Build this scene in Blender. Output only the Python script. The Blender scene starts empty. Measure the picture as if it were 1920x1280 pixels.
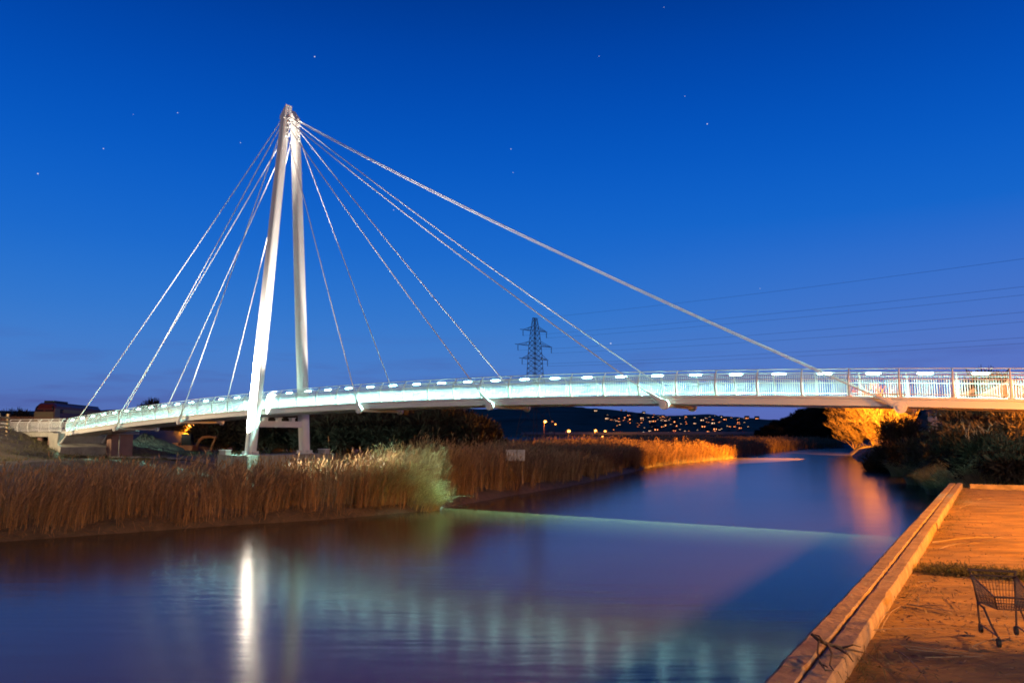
import bpy, math, random
import numpy as np
from mathutils import Vector

# ------------------------------------------------------------------ camera, sky, exposure
S = bpy.context.scene
COL = S.collection
EYE = 4.2
PITCH = math.atan(175 / 1450)
cd = bpy.data.cameras.new('camera')
cd.sensor_width = 36.0
cd.lens = 36.0 * 1450 / 1920
cd.clip_start = 0.1
cd.clip_end = 20000
cam = bpy.data.objects.new('camera', cd)
cam.location = (0, 0, EYE)
cam.rotation_euler = (math.radians(90) + PITCH, 0, 0)
COL.objects.link(cam)
S.camera = cam
S.view_settings.view_transform = 'Standard'
S.view_settings.look = 'None'
S.view_settings.exposure = 0.0
S.view_settings.gamma = 1.0
S.cycles.use_denoising = True
S.cycles.use_adaptive_sampling = False
S.cycles.filter_width = 1.8
S.cycles.sample_clamp_indirect = 12.0
S.cycles.sample_clamp_direct = 0.0
S.cycles.max_bounces = 6
S.cycles.diffuse_bounces = 2
S.cycles.glossy_bounces = 3
S.cycles.caustics_reflective = False
S.cycles.caustics_refractive = False


def lin(r, g, b):
    f = lambda c: (c / 255 / 12.92) if c / 255 <= 0.04045 else ((c / 255 + 0.055) / 1.055) ** 2.4
    return (f(r), f(g), f(b), 1.0)


W = bpy.data.worlds.new("World")
S.world = W
W.use_nodes = True
wn, wl = W.node_tree.nodes, W.node_tree.links
bg = wn['Background']
tc = wn.new('ShaderNodeTexCoord')
sep = wn.new('ShaderNodeSeparateXYZ')
wl.new(tc.outputs['Generated'], sep.inputs[0])
ramp = wn.new('ShaderNodeValToRGB')
cr = ramp.color_ramp
cr.interpolation = 'B_SPLINE'
stops = [(0.0, lin(84, 96, 164)), (0.035, lin(86, 112, 182)), (0.085, lin(74, 128, 204)), (0.15, lin(50, 120, 206)),
         (0.23, lin(24, 106, 206)), (0.34, lin(4, 88, 196)), (0.46, lin(0, 66, 166)), (0.56, lin(0, 48, 128)), (0.68, lin(0, 26, 78)),
         (1.0, lin(0, 8, 30))]
cr.elements[0].position, cr.elements[0].color = stops[0]
cr.elements[1].position, cr.elements[1].color = stops[-1]
for p_, c_ in stops[1:-1]:
    e = cr.elements.new(p_)
    e.color = c_
wl.new(sep.outputs['Z'], ramp.inputs[0])
# a faint mauve dusk glow low on the right and thin mauve cloud bars just over the horizon
gl = wn.new('ShaderNodeMapRange')
gl.inputs['From Min'].default_value = 0.05
gl.inputs['From Max'].default_value = 0.75
wl.new(sep.outputs['X'], gl.inputs['Value'])
lowm = wn.new('ShaderNodeMapRange')
lowm.inputs['From Min'].default_value = 0.26
lowm.inputs['From Max'].default_value = 0.02
wl.new(sep.outputs['Z'], lowm.inputs['Value'])
mm = wn.new('ShaderNodeMath')
mm.operation = 'MULTIPLY'
wl.new(gl.outputs[0], mm.inputs[0])
wl.new(lowm.outputs[0], mm.inputs[1])
mix1 = wn.new('ShaderNodeMix')
mix1.data_type = 'RGBA'
mix1.inputs['B'].default_value = lin(98, 108, 192)
wl.new(mm.outputs[0], mix1.inputs['Factor'])
wl.new(ramp.outputs[0], mix1.inputs['A'])
mp = wn.new('ShaderNodeMapping')
mp.inputs['Scale'].default_value = (5, 5, 38)
wl.new(tc.outputs['Generated'], mp.inputs[0])
cn = wn.new('ShaderNodeTexNoise')
cn.inputs['Scale'].default_value = 1.6
cn.inputs['Detail'].default_value = 4
wl.new(mp.outputs[0], cn.inputs[0])
cm = wn.new('ShaderNodeMapRange')
cm.inputs['From Min'].default_value = 0.5
cm.inputs['From Max'].default_value = 0.72
wl.new(cn.outputs[0], cm.inputs['Value'])
lowc = wn.new('ShaderNodeMapRange')
lowc.inputs['From Min'].default_value = 0.13
lowc.inputs['From Max'].default_value = 0.03
wl.new(sep.outputs['Z'], lowc.inputs['Value'])
mc = wn.new('ShaderNodeMath')
mc.operation = 'MULTIPLY'
wl.new(cm.outputs[0], mc.inputs[0])
wl.new(lowc.outputs[0], mc.inputs[1])
mc2 = wn.new('ShaderNodeMath')
mc2.operation = 'MULTIPLY'
mc2.inputs[1].default_value = 0.6
wl.new(mc.outputs[0], mc2.inputs[0])
mix2 = wn.new('ShaderNodeMix')
mix2.data_type = 'RGBA'
mix2.inputs['B'].default_value = lin(74, 78, 146)
wl.new(mc2.outputs[0], mix2.inputs['Factor'])
wl.new(mix1.outputs['Result'], mix2.inputs['A'])
# the evening sky darkens towards the east, behind the viewer
east = wn.new('ShaderNodeMapRange')
east.inputs['From Min'].default_value = 0.25
east.inputs['From Max'].default_value = -0.6
east.inputs['To Min'].default_value = 0.0
east.inputs['To Max'].default_value = 0.8
wl.new(sep.outputs['Y'], east.inputs['Value'])
mix3 = wn.new('ShaderNodeMix')
mix3.data_type = 'RGBA'
mix3.inputs['B'].default_value = lin(6, 14, 44)
wl.new(east.outputs[0], mix3.inputs['Factor'])
wl.new(mix2.outputs['Result'], mix3.inputs['A'])
wl.new(mix3.outputs['Result'], bg.inputs['Color'])
bg.inputs['Strength'].default_value = 1.0

SODIUM = (1.0, 0.33, 0.02)
WARM = (1.0, 0.88, 0.74)
LED = (0.42, 1.0, 0.86)


def light(name, kind, loc, energy, color, target=None, radius=0.15, cone=None, blend=0.5, size=None, spread=None):
    d = bpy.data.lights.new(name, kind)
    d.energy = energy
    d.color = color
    if kind in ('POINT', 'SPOT'):
        d.shadow_soft_size = radius
    if kind == 'SPOT':
        d.spot_size = math.radians(cone)
        d.spot_blend = blend
    if kind == 'AREA':
        d.shape = 'RECTANGLE'
        d.size, d.size_y = size
        if spread:
            d.spread = math.radians(spread)
    o = bpy.data.objects.new(name, d)
    o.location = loc
    if target is not None:
        o.rotation_euler = (Vector(target) - Vector(loc)).to_track_quat('-Z', 'Y').to_euler()
    COL.objects.link(o)
    return o


# sodium street lamps of the place (their posts stand outside the frame or behind bushes), plus one added fill
light('quay_lamp_light', 'SPOT', (27, 15, 9.0), 72000, SODIUM, (26.4, 15, 0.0), 0.9, 172, 0.3)
light('added_fill_light', 'SPOT', (30, -52, 13), 95000, (1.0, 0.76, 0.62), (-6, 48, 3.0), 0.3, 74, 0.5)  # unseen fill added behind the viewer to brighten reeds, bridge and stays
light('bank_lamp_light', 'SPOT', (68, 150, 10.3), 1300000, SODIUM, (33, 131, 2.0), 0.2, 34, 0.12)
light('bank_lamp_light', 'SPOT', (68, 150, 10.3), 165000, SODIUM, (80, 170, 4.0), 0.2, 80, 0.3)
light('house_lamp_light', 'POINT', (35, 50, 7.5), 4500, SODIUM, None, 0.15)
light('approach_lamp_light', 'POINT', (-54, 66, 8.5), 14000, (1.0, 0.74, 0.40), None, 0.2)
light('yard_lamp_light', 'POINT', (-53.5, 128.0, 5.6), 3000, SODIUM, None, 0.2)

# ------------------------------------------------------------------ helpers
RNG = np.random.default_rng(7)
random.seed(7)
sinp, cosp = math.sin(PITCH), math.cos(PITCH)


def ray(x, y):
    a, b = (x - 960) / 1450, (640 - y) / 1450
    return np.array([a, cosp - b * sinp, sinp + b * cosp])


def at_z(x, y, z):
    d = ray(x, y)
    return np.array([0, 0, EYE]) + d * (z - EYE) / d[2]


def at_y(x, y, Y):
    d = ray(x, y)
    return np.array([0, 0, EYE]) + d * Y / d[1]


def sstep(a, b, x):
    t = np.clip((x - a) / (b - a), 0, 1)
    return t * t * (3 - 2 * t)


def tag(o, label=None, cat=None, group=None, kind=None):
    for k, v in (('label', label), ('category', cat), ('group', group), ('kind', kind)):
        if v:
            o[k] = v
    return o


def empty(name, loc, label=None, cat=None, group=None):
    o = bpy.data.objects.new(name, None)
    o.location = [float(v) for v in loc]
    o.empty_display_size = 0.3
    COL.objects.link(o)
    return tag(o, label, cat, group)


def root_loc(o):
    while o.parent:
        o = o.parent
    return Vector(o.location)


class MB:
    def __init__(self):
        self.v, self.f, self.m = [], [], []
        self.mi = 0

    def add(self, verts, faces):
        n = len(self.v)
        self.v += [tuple(float(c) for c in p) for p in verts]
        self.f += [tuple(i + n for i in fc) for fc in faces]
        self.m += [self.mi] * len(faces)

    def hexa(self, p):  # 8 points: bottom 4 then top 4
        self.add(p, [(3, 2, 1, 0), (4, 5, 6, 7), (0, 1, 5, 4), (1, 2, 6, 5), (2, 3, 7, 6), (3, 0, 4, 7)])

    def box(self, c, s, rz=0.0, ax=None):
        c = np.array(c, float)
        if ax is None:
            ca, sa = math.cos(rz), math.sin(rz)
            ax = (np.array([ca, sa, 0]), np.array([-sa, ca, 0]), np.array([0, 0, 1.0]))
        h = [np.array(a) * k / 2 for a, k in zip(ax, s)]
        self.hexa([c + i * h[0] + j * h[1] + k * h[2] for k in (-1, 1) for i, j in ((-1, -1), (1, -1), (1, 1), (-1, 1))])

    def tube(self, pts, rad, n=8, caps=True, sq=None, ref=None, flat=None):
        pts = [np.array(p, float) for p in pts]
        if not hasattr(rad, '__len__'):
            rad = [rad] * len(pts)
        rings = []
        prev = None
        for i, p in enumerate(pts):
            t = pts[min(i + 1, len(pts) - 1)] - pts[max(i - 1, 0)]
            t = t / (np.linalg.norm(t) + 1e-12)
            if prev is None:
                r = np.array(ref if ref is not None else ((0, 0, 1.0) if abs(t[2]) < 0.9 else (1.0, 0, 0)))
            else:
                r = prev
            a = r - t * np.dot(r, t)
            a /= np.linalg.norm(a) + 1e-12
            b = np.cross(t, a)
            prev = a
            ring = []
            ra, rb = rad[i] if hasattr(rad[i], '__len__') else (rad[i], rad[i])
            for k in range(n):
                an = 2 * math.pi * (k + 0.5) / n
                c, s = math.cos(an), math.sin(an)
                if sq:
                    c, s = math.copysign(abs(c) ** sq, c), math.copysign(abs(s) ** sq, s)
                ring.append(p + a * c * ra + b * s * rb)
            rings.append(ring)
        v = [q for r_ in rings for q in r_]
        f = []
        for i in range(len(pts) - 1):
            for k in range(n):
                k2 = (k + 1) % n
                f.append((i * n + k, i * n + k2, (i + 1) * n + k2, (i + 1) * n + k))
        if caps:
            f.append(tuple(range(n))[::-1])
            f.append(tuple((len(pts) - 1) * n + k for k in range(n)))
        self.add(v, f)

    def ribbon_loop(self, secs):  # list of same-length closed profiles -> extruded body with caps
        n = len(secs[0])
        v = [q for s_ in secs for q in s_]
        f = []
        for i in range(len(secs) - 1):
            for k in range(n):
                k2 = (k + 1) % n
                f.append((i * n + k, i * n + k2, (i + 1) * n + k2, (i + 1) * n + k))
        f.append(tuple(range(n))[::-1])
        f.append(tuple((len(secs) - 1) * n + k for k in range(n)))
        self.add(v, f)

    def sphere(self, c, r, nu=10, nv=6):
        c = np.array(c, float)
        r = np.array(r if hasattr(r, '__len__') else (r, r, r), float)
        v = [c + np.array([0, 0, -1]) * r]
        for j in range(1, nv):
            ph = -math.pi / 2 + math.pi * j / nv
            for i in range(nu):
                th = 2 * math.pi * i / nu
                v.append(c + np.array([math.cos(ph) * math.cos(th), math.cos(ph) * math.sin(th), math.sin(ph)]) * r)
        v.append(c + np.array([0, 0, 1]) * r)
        f = []
        for i in range(nu):
            f.append((0, 1 + (i + 1) % nu, 1 + i))
        for j in range(nv - 2):
            for i in range(nu):
                a = 1 + j * nu
                f.append((a + i, a + (i + 1) % nu, a + nu + (i + 1) % nu, a + nu + i))
        a = 1 + (nv - 2) * nu
        for i in range(nu):
            f.append((a + i, a + (i + 1) % nu, len(v) - 1))
        self.add(v, f)

    def build(self, name, mats, parent=None, smooth=False, loc=None):
        if not isinstance(mats, (list, tuple)):
            mats = [mats]
        me = bpy.data.meshes.new(name)
        off = root_loc(parent) if parent else Vector(loc if loc is not None else (0, 0, 0))
        me.from_pydata([(x - off[0], y - off[1], z - off[2]) for x, y, z in self.v], [], self.f)
        for m in mats:
            me.materials.append(m)
        if len(mats) > 1:
            me.polygons.foreach_set('material_index', self.m)
        me.polygons.foreach_set('use_smooth', [smooth] * len(me.polygons))
        me.update()
        o = bpy.data.objects.new(name, me)
        if parent:
            o.parent = parent
        elif loc is not None:
            o.location = off
        COL.objects.link(o)
        if smooth:
            try:
                me.set_sharp_from_angle(angle=math.radians(40))
            except Exception:
                pass
        return o


def np_mesh(name, V, F, mat, parent=None, smooth=False, loc=(0, 0, 0)):
    """V (n,3), F (m,k) arrays with one k"""
    me = bpy.data.meshes.new(name)
    V = np.asarray(V, np.float32) - np.array(loc, np.float32)
    F = np.asarray(F, np.int32)
    k = F.shape[1]
    me.vertices.add(len(V))
    me.vertices.foreach_set('co', V.ravel())
    me.loops.add(F.size)
    me.loops.foreach_set('vertex_index', F.ravel())
    me.polygons.add(len(F))
    me.polygons.foreach_set('loop_start', np.arange(0, F.size, k, dtype=np.int32))
    me.polygons.foreach_set('loop_total', np.full(len(F), k, np.int32))
    me.polygons.foreach_set('use_smooth', np.full(len(F), smooth))
    me.materials.append(mat)
    me.update(calc_edges=True)
    o = bpy.data.objects.new(name, me)
    o.location = loc
    if parent:
        o.parent = parent
        o.location = (0, 0, 0)
    COL.objects.link(o)
    return o


def kids(o):
    return [c for c in COL.objects if c.parent == o]


def copy_tree(o, parent=None, ch=None):
    c = o.copy()
    COL.objects.link(c)
    if parent:
        c.parent = parent
    for k in o.children:
        copy_tree(k, c)
    return c


# ------------------------------------------------------------------ materials
def mat(name, col, rough=0.6, var=0.0, scale=3.0, bump=0.0, bscale=None, col2=None, metal=0.0, stretch=None, detail=5,
        island=0.0, spec=None):
    m = bpy.data.materials.new(name)
    m.use_nodes = True
    n, l = m.node_tree.nodes, m.node_tree.links
    b = n['Principled BSDF']
    b.inputs['Roughness'].default_value = rough
    b.inputs['Metallic'].default_value = metal
    if spec is not None:
        b.inputs['Specular IOR Level'].default_value = spec
    c1 = tuple(col) + (1,)
    if var or col2:
        t = n.new('ShaderNodeTexCoord')
        mpn = n.new('ShaderNodeMapping')
        if stretch:
            mpn.inputs['Scale'].default_value = stretch
        l.new(t.outputs['Object'], mpn.inputs[0])
        no = n.new('ShaderNodeTexNoise')
        no.inputs['Scale'].default_value = scale
        no.inputs['Detail'].default_value = detail
        no.inputs['Roughness'].default_value = 0.62
        l.new(mpn.outputs[0], no.inputs[0])
        r = n.new('ShaderNodeValToRGB')
        r.color_ramp.elements[0].position = 0.32
        r.color_ramp.elements[1].position = 0.68
        if col2:
            r.color_ramp.elements[0].color = tuple(col2) + (1,)
        else:
            r.color_ramp.elements[0].color = tuple(c * (1 - var) for c in col) + (1,)
        r.color_ramp.elements[1].color = c1
        l.new(no.outputs[0], r.inputs[0])
        out = r.outputs[0]
        if island:
            g = n.new('ShaderNodeNewGeometry')
            mr = n.new('ShaderNodeMapRange')
            mr.inputs['To Min'].default_value = 1 - island
            mr.inputs['To Max'].default_value = 1 + island
            l.new(g.outputs['Random Per Island'], mr.inputs['Value'])
            mu = n.new('ShaderNodeMix')
            mu.data_type = 'RGBA'
            mu.blend_type = 'MULTIPLY'
            mu.inputs['Factor'].default_value = 1.0
            l.new(out, mu.inputs['A'])
            l.new(mr.outputs[0], mu.inputs['B'])
            out = mu.outputs['Result']
        l.new(out, b.inputs['Base Color'])
        if bump:
            no2 = n.new('ShaderNodeTexNoise')
            no2.inputs['Scale'].default_value = bscale or scale * 4
            no2.inputs['Detail'].default_value = 6
            l.new(mpn.outputs[0], no2.inputs[0])
            bp = n.new('ShaderNodeBump')
            bp.inputs['Strength'].default_value = 0.8
            bp.inputs['Distance'].default_value = bump
            l.new(no2.outputs[0], bp.inputs['Height'])
            l.new(bp.outputs[0], b.inputs['Normal'])
    else:
        b.inputs['Base Color'].default_value = c1
    return m


def emit(name, col, strength):
    m = bpy.data.materials.new(name)
    m.use_nodes = True
    n, l = m.node_tree.nodes, m.node_tree.links
    b = n['Principled BSDF']
    b.inputs['Base Color'].default_value = (0.6, 0.6, 0.6, 1)
    b.inputs['Emission Color'].default_value = tuple(col) + (1,)
    b.inputs['Emission Strength'].default_value = strength
    m.cycles.emission_sampling = 'NONE'
    return m


M = {}
M['white'] = mat('white_paint', (0.80, 0.79, 0.77), 0.38, 0.06, 1.2, 0.001, 20)
M['cable'] = mat('cable_sheath', (0.90, 0.89, 0.88), 0.45)
M['deck'] = mat('deck_surface', (0.36, 0.40, 0.38), 0.8, 0.2, 6)
M['led'] = emit('led_glow', (0.50, 1.0, 0.90), 45.0)
M['concrete'] = mat('pale_concrete', (0.46, 0.44, 0.40), 0.85, 0.35, 1.3, 0.01, 14)
M['stained'] = mat('stained_concrete', (0.42, 0.40, 0.35), 0.85, 0.0, 2.0, 0.01, 14, col2=(0.17, 0.15, 0.10), stretch=(3, 3, 0.25))
M['redwall'] = mat('red_brown_wall', (0.34, 0.20, 0.17), 0.9, 0.3, 0.8, 0.01, 12)
M['mud'] = mat('mud', (0.12, 0.09, 0.055), 0.7, 0.0, 1.1, 0.12, 4, col2=(0.06, 0.048, 0.03))
M['reed'] = mat('dry_reed', (0.42, 0.27, 0.13), 0.75, 0.0, 0.6, col2=(0.27, 0.16, 0.075), island=0.45, spec=0.2)
M['straw'] = mat('pale_straw', (0.50, 0.44, 0.27), 0.75, 0.0, 1.0, col2=(0.34, 0.30, 0.16), island=0.4, spec=0.2)
M['tuft'] = mat('green_reed', (0.42, 0.38, 0.14), 0.6, 0.0, 1.2, col2=(0.52, 0.43, 0.20), island=0.35, spec=0.3)
M['grass'] = mat('winter_grass', (0.22, 0.22, 0.10), 0.8, 0.0, 1.0, col2=(0.12, 0.11, 0.05), island=0.4, spec=0.2)
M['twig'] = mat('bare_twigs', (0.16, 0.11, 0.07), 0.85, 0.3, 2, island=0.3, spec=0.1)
M['twig_lit'] = mat('lit_twigs', (0.36, 0.25, 0.14), 0.85, 0.3, 2, island=0.4, spec=0.1)  # brighter copy of the bare twigs, lamp glow put into the colour
M['twig_dark'] = mat('dark_twigs', (0.065, 0.05, 0.035), 0.9, 0.3, 0.5, island=0.4, spec=0.1)
M['twig_pale'] = mat('pale_bark', (0.34, 0.30, 0.22), 0.8, 0.3, 2, island=0.2)
M['leaf_dark'] = mat('dark_foliage', (0.055, 0.055, 0.03), 0.9, 0.3, 0.3, island=0.4, spec=0.1)
M['hill'] = mat('hill_fields', (0.36, 0.33, 0.22), 0.95, 0.0, 0.01, col2=(0.17, 0.17, 0.11), spec=0.0)  # base colour raised to stand in for distant haze
M['steel_dark'] = mat('galvanised_steel', (0.17, 0.10, 0.08), 0.6)
M['wire'] = mat('wire', (0.03, 0.03, 0.035), 0.7)
M['timber'] = mat('weathered_timber', (0.44, 0.31, 0.18), 0.85, 0.0, 2.2, 0.03, 9, col2=(0.20, 0.14, 0.08), stretch=(1.0, 1.0, 1.0))
M['roofdark'] = mat('dark_roof', (0.05, 0.05, 0.055), 0.7, 0.3, 2)
M['maroon'] = mat('maroon_paint', (0.22, 0.035, 0.03), 0.45, 0.3, 1)
M['gold'] = mat('gold_stripe', (0.45, 0.28, 0.06), 0.5)
M['dullyellow'] = mat('dull_yellow_paint', (0.42, 0.30, 0.14), 0.55, 0.25, 1)
M['black'] = mat('black_rubber', (0.02, 0.02, 0.02), 0.7)
M['glass'] = mat('dark_glass', (0.02, 0.025, 0.03), 0.08)
M['excorange'] = mat('excavator_orange', (0.45, 0.14, 0.04), 0.5, 0.3, 2)
M['render'] = mat('pale_render', (0.52, 0.48, 0.40), 0.9, 0.2, 1)
M['darkwood'] = mat('dark_boarding', (0.09, 0.06, 0.045), 0.8, 0.3, 2)
M['door'] = mat('brown_door', (0.25, 0.10, 0.05), 0.6, 0.2, 3)
M['rust'] = mat('rusty_wire', (0.10, 0.055, 0.035), 0.6, 0.4, 8)
M['stick'] = mat('dead_sticks', (0.36, 0.26, 0.16), 0.85, 0.35, 4, island=0.3)
M['litter'] = mat('leaf_litter', (0.30, 0.20, 0.11), 0.9, 0.0, 4, col2=(0.09, 0.06, 0.035), island=0.5)
M['gravel'] = mat('gravel', (0.17, 0.14, 0.10), 0.95, 0.0, 6, 0.12, 3, col2=(0.06, 0.05, 0.035))
M['sodium'] = emit('sodium_glow', (1.0, 0.36, 0.06), 7.0)
M['sodium_small'] = emit('sodium_window', (1.0, 0.30, 0.09), 5.0)
M['warm_small'] = emit('warm_window', (1.0, 0.60, 0.34), 3.6)
M['red_small'] = emit('tail_light', (1.0, 0.10, 0.03), 12.0)
M['headlight'] = emit('headlight', (1.0, 0.75, 0.5), 14.0)
M['star'] = emit('starlight', (0.92, 0.93, 1.0), 0.8)
M['signwhite'] = mat('sign_white', (0.70, 0.68, 0.64), 0.6, 0.0, 3.2, col2=(0.32, 0.29, 0.24), detail=6)
M['tarmac'] = mat('lit_path', (0.34, 0.30, 0.24), 0.95, 0.3, 3, 0.02, 30)  # pale tone stands for light falling along the path

for nm_, f_ in (('reed', 0.3), ('tuft', 0.3), ('grass', 0.3)):
    m = M[nm_]
    n, l = m.node_tree.nodes, m.node_tree.links
    b = n['Principled BSDF']
    tr_ = n.new('ShaderNodeBsdfTranslucent')
    l.new(b.inputs['Base Color'].links[0].from_socket, tr_.inputs['Color'])
    mx = n.new('ShaderNodeMixShader')
    mx.inputs[0].default_value = f_
    l.new(b.outputs[0], mx.inputs[1])
    l.new(tr_.outputs[0], mx.inputs[2])
    l.new(mx.outputs[0], n['Material Output'].inputs['Surface'])

# water: murky river smoothed by the current
m = bpy.data.materials.new('river_water')
m.use_nodes = True
n, l = m.node_tree.nodes, m.node_tree.links
b = n['Principled BSDF']
b.inputs['Base Color'].default_value = (0.08, 0.064, 0.028, 1)
b.inputs['IOR'].default_value = 1.26
t = n.new('ShaderNodeTexCoord')
mpn = n.new('ShaderNodeMapping')
mpn.inputs['Scale'].default_value = (0.10, 0.5, 1)
mpn.inputs['Rotation'].default_value = (0, 0, math.radians(25))
l.new(t.outputs['Object'], mpn.inputs[0])
no = n.new('ShaderNodeTexNoise')
no.inputs['Scale'].default_value = 1.0
no.inputs['Detail'].default_value = 3
l.new(mpn.outputs[0], no.inputs[0])
mr = n.new('ShaderNodeMapRange')
mr.inputs['To Min'].default_value = 0.14
mr.inputs['To Max'].default_value = 0.175
l.new(no.outputs[0], mr.inputs['Value'])
l.new(mr.outputs[0], b.inputs['Roughness'])
no2 = n.new('ShaderNodeTexNoise')
no2.inputs['Scale'].default_value = 3.0
no2.inputs['Detail'].default_value = 2
l.new(mpn.outputs[0], no2.inputs[0])
bp = n.new('ShaderNodeBump')
bp.inputs['Strength'].default_value = 0.35
bp.inputs['Distance'].default_value = 0.02
l.new(no2.outputs[0], bp.inputs['Height'])
l.new(bp.outputs[0], b.inputs['Normal'])
M['water'] = m

# quay surface: tamped concrete with drag lines, soil patches
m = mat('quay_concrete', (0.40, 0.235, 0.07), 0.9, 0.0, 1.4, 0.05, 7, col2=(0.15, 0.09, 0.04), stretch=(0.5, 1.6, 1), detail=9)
M['quay'] = m
M['soil'] = mat('quay_side', (0.16, 0.13, 0.10), 0.9, 0.3, 2)

# ------------------------------------------------------------------ setting: river, ground, hills
LEFT = [(-200, -130), (-95, -30), (-60, 0), (-45, 11.5), (-30, 23.5), (-20.3, 31.4), (-13.4, 36.9), (-9.5, 39.4), (-6.3, 42.5), (-4.4, 44.2),
        (-4.2, 45.6), (-3.6, 46.6), (-0.4, 54.2), (4.4, 64.2), (10.3, 79.7), (19.7, 107.0), (28.2, 121.7), (41.3, 144.2),
        (61.5, 187.7), (84.6, 229.3), (104, 252), (150, 275), (260, 300)]
RIGHT = [(260, 262), (160, 245), (112, 232), (93.7, 219), (57.6, 132.0), (45.6, 95.6), (37.8, 73.2), (30.8, 56.7), (25.0, 43.5),
         (22.6, 40.4), (2.8, 8.6), (-2.6, 0), (-20, -28), (-80, -130)]
POLY = np.array(LEFT + RIGHT, float)


def river(P):
    """signed distance to the river's edge (positive on land) and whether the nearest edge is the right bank"""
    P = np.asarray(P, float)[:, :2]
    A = POLY
    B = np.roll(POLY, -1, 0)
    best = np.full(len(P), 1e9)
    idx = np.zeros(len(P), int)
    inside = np.zeros(len(P), bool)
    for i, (a, b_) in enumerate(zip(A, B)):
        ab = b_ - a
        tt = np.clip(((P - a) @ ab) / (ab @ ab), 0, 1)
        d = np.hypot(*(P - a - tt[:, None] * ab).T)
        k = d < best
        best[k] = d[k]
        idx[k] = i
        cond = (a[1] > P[:, 1]) != (b_[1] > P[:, 1])
        with np.errstate(divide='ignore', invalid='ignore'):
            xi = a[0] + (P[:, 1] - a[1]) * ab[0] / (ab[1] if ab[1] else 1e-9)
        inside ^= cond & (P[:, 0] < xi)
    return np.where(inside, -best, best), idx >= len(LEFT) - 1


def vnoise(x, y, seed=0):
    def h(i, j):
        s_ = np.sin(i * 127.1 + j * 311.7 + seed * 74.7) * 43758.5453
        return s_ - np.floor(s_)
    i, j = np.floor(x), np.floor(y)
    u, v = x - i, y - j
    u, v = u * u * (3 - 2 * u), v * v * (3 - 2 * v)
    return (h(i, j) * (1 - u) + h(i + 1, j) * u) * (1 - v) + (h(i, j + 1) * (1 - u) + h(i + 1, j + 1) * u) * v


def ground_z(P):
    P = np.asarray(P, float)
    X, Y = P[:, 0], P[:, 1]
    d, right = river(P)
    nz = (vnoise(X * 0.8, Y * 0.8) - 0.5) * 0.35 + (vnoise(X * 2.3, Y * 2.3, 3) - 0.5) * 0.14
    zl = -1.2 + 1.65 * sstep(-1.6, 0.7, d) + 0.5 * sstep(0.7, 8, d)
    zl = zl + 1.0 * sstep(16, 36, d) * sstep(-10, -22, X)
    # bank with the approach path, left of the bridge end
    sl = np.clip((-42.5 - X) * 0.29, 0, 3.0) * sstep(58, 74, Y)
    zl = zl + np.maximum(0, 1.75 * sstep(50, 70, Y) + sl - zl) * sstep(-34, -42, X) * sstep(2, 12, d)
    zl = zl + 3.0 * sstep(-58, -66, X) * sstep(92, 108, Y) * sstep(-150, -120, X) * (zl < 4.5)
    zr = -1.2 + 2.9 * sstep(-1.4, 2.6, d) + 1.3 * sstep(3, 11, d)
    qd = sstep(46, 41, Y - 0.25 * (X - 22))  # under the quay the ground stays below the slab
    zr = zr * (1 - qd) + np.minimum(zr, 0.9) * qd
    z = np.where(right, zr, zl) + nz * sstep(-0.4, 1.0, d)
    return z


xs = np.concatenate([[-4000, -2500, -1500, -900, -500, -300, -200, -150, -120], np.arange(-100, -60, 2.5), np.arange(-60, 60, 0.8),
                     np.arange(60, 130, 2.5), [135, 150, 180, 230, 300, 500, 900, 1500, 2500, 4000]])
ys = np.concatenate([[-300, -150, -80, -40], np.arange(-20, 20, 3), np.arange(20, 90, 0.8), np.arange(90, 300, 2.5),
                     [305, 330, 400, 600, 900, 1500, 2500, 4500]])
gx, gy = np.meshgrid(xs, ys)
GP = np.c_[gx.ravel(), gy.ravel()]
gz = ground_z(GP)
nx_ = len(xs)
ii, jj = np.meshgrid(np.arange(nx_ - 1), np.arange(len(ys) - 1))
a = (jj * nx_ + ii).ravel()
GF = np.c_[a, a + 1, a + nx_ + 1, a + nx_]
tag(np_mesh('ground', np.c_[GP, gz], GF, M['mud'], smooth=True), kind='structure')
wb = MB()
wb.add([(-4000, -300, 0), (4000, -300, 0), (4000, 420, 0), (-4000, 420, 0)], [(0, 1, 2, 3)])
tag(wb.build('river', M['water']), kind='structure')

# far hills
RU = np.array([0, 500, 700, 860, 950, 1000, 1060, 1120, 1200, 1228, 1247, 1275, 1297, 1331, 1346, 1369, 1406, 1425, 1520, 1700, 2200], float)
RY = np.array([772, 770, 768, 768, 767, 765, 763, 769, 776, 780, 782, 780, 778, 779, 783, 784, 785, 788, 786, 778, 770], float)


def hill_z(X, Y):
    px = 960 + 1450 * cosp * X / Y
    el = (815 - np.interp(px, RU, RY)) / 1450
    R = EYE + el * 2300
    t = sstep(1150, 2300, Y)
    rough = (vnoise(X * 0.012, Y * 0.012, 5) - 0.5) * 7 * t + (vnoise(X * 0.06, Y * 0.06, 6) - 0.5) * 3.5 * t
    return 0.6 + (R - 0.6) * (0.25 * sstep(1150, 1500, Y) + 0.75 * t) * np.where(Y > 2300, np.maximum(0, 1 - (Y - 2300) / 1500), 1) + rough


us = np.linspace(-0.75, 0.95, 520)
yh = np.concatenate([np.linspace(1100, 2200, 60), np.linspace(2215, 2400, 14), [2600, 3000, 3600]])
ug, yg = np.meshgrid(us, yh)
HX, HY = (ug * yg).ravel(), yg.ravel()
HZ = hill_z(HX, HY)
a = np.arange(len(yh) - 1)[:, None] * len(us) + np.arange(len(us) - 1)[None]
a = a.ravel()
tag(np_mesh('hills', np.c_[HX, HY, HZ], np.c_[a, a + 1, a + len(us) + 1, a + len(us)], M['hill'], smooth=True), kind='structure')


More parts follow.
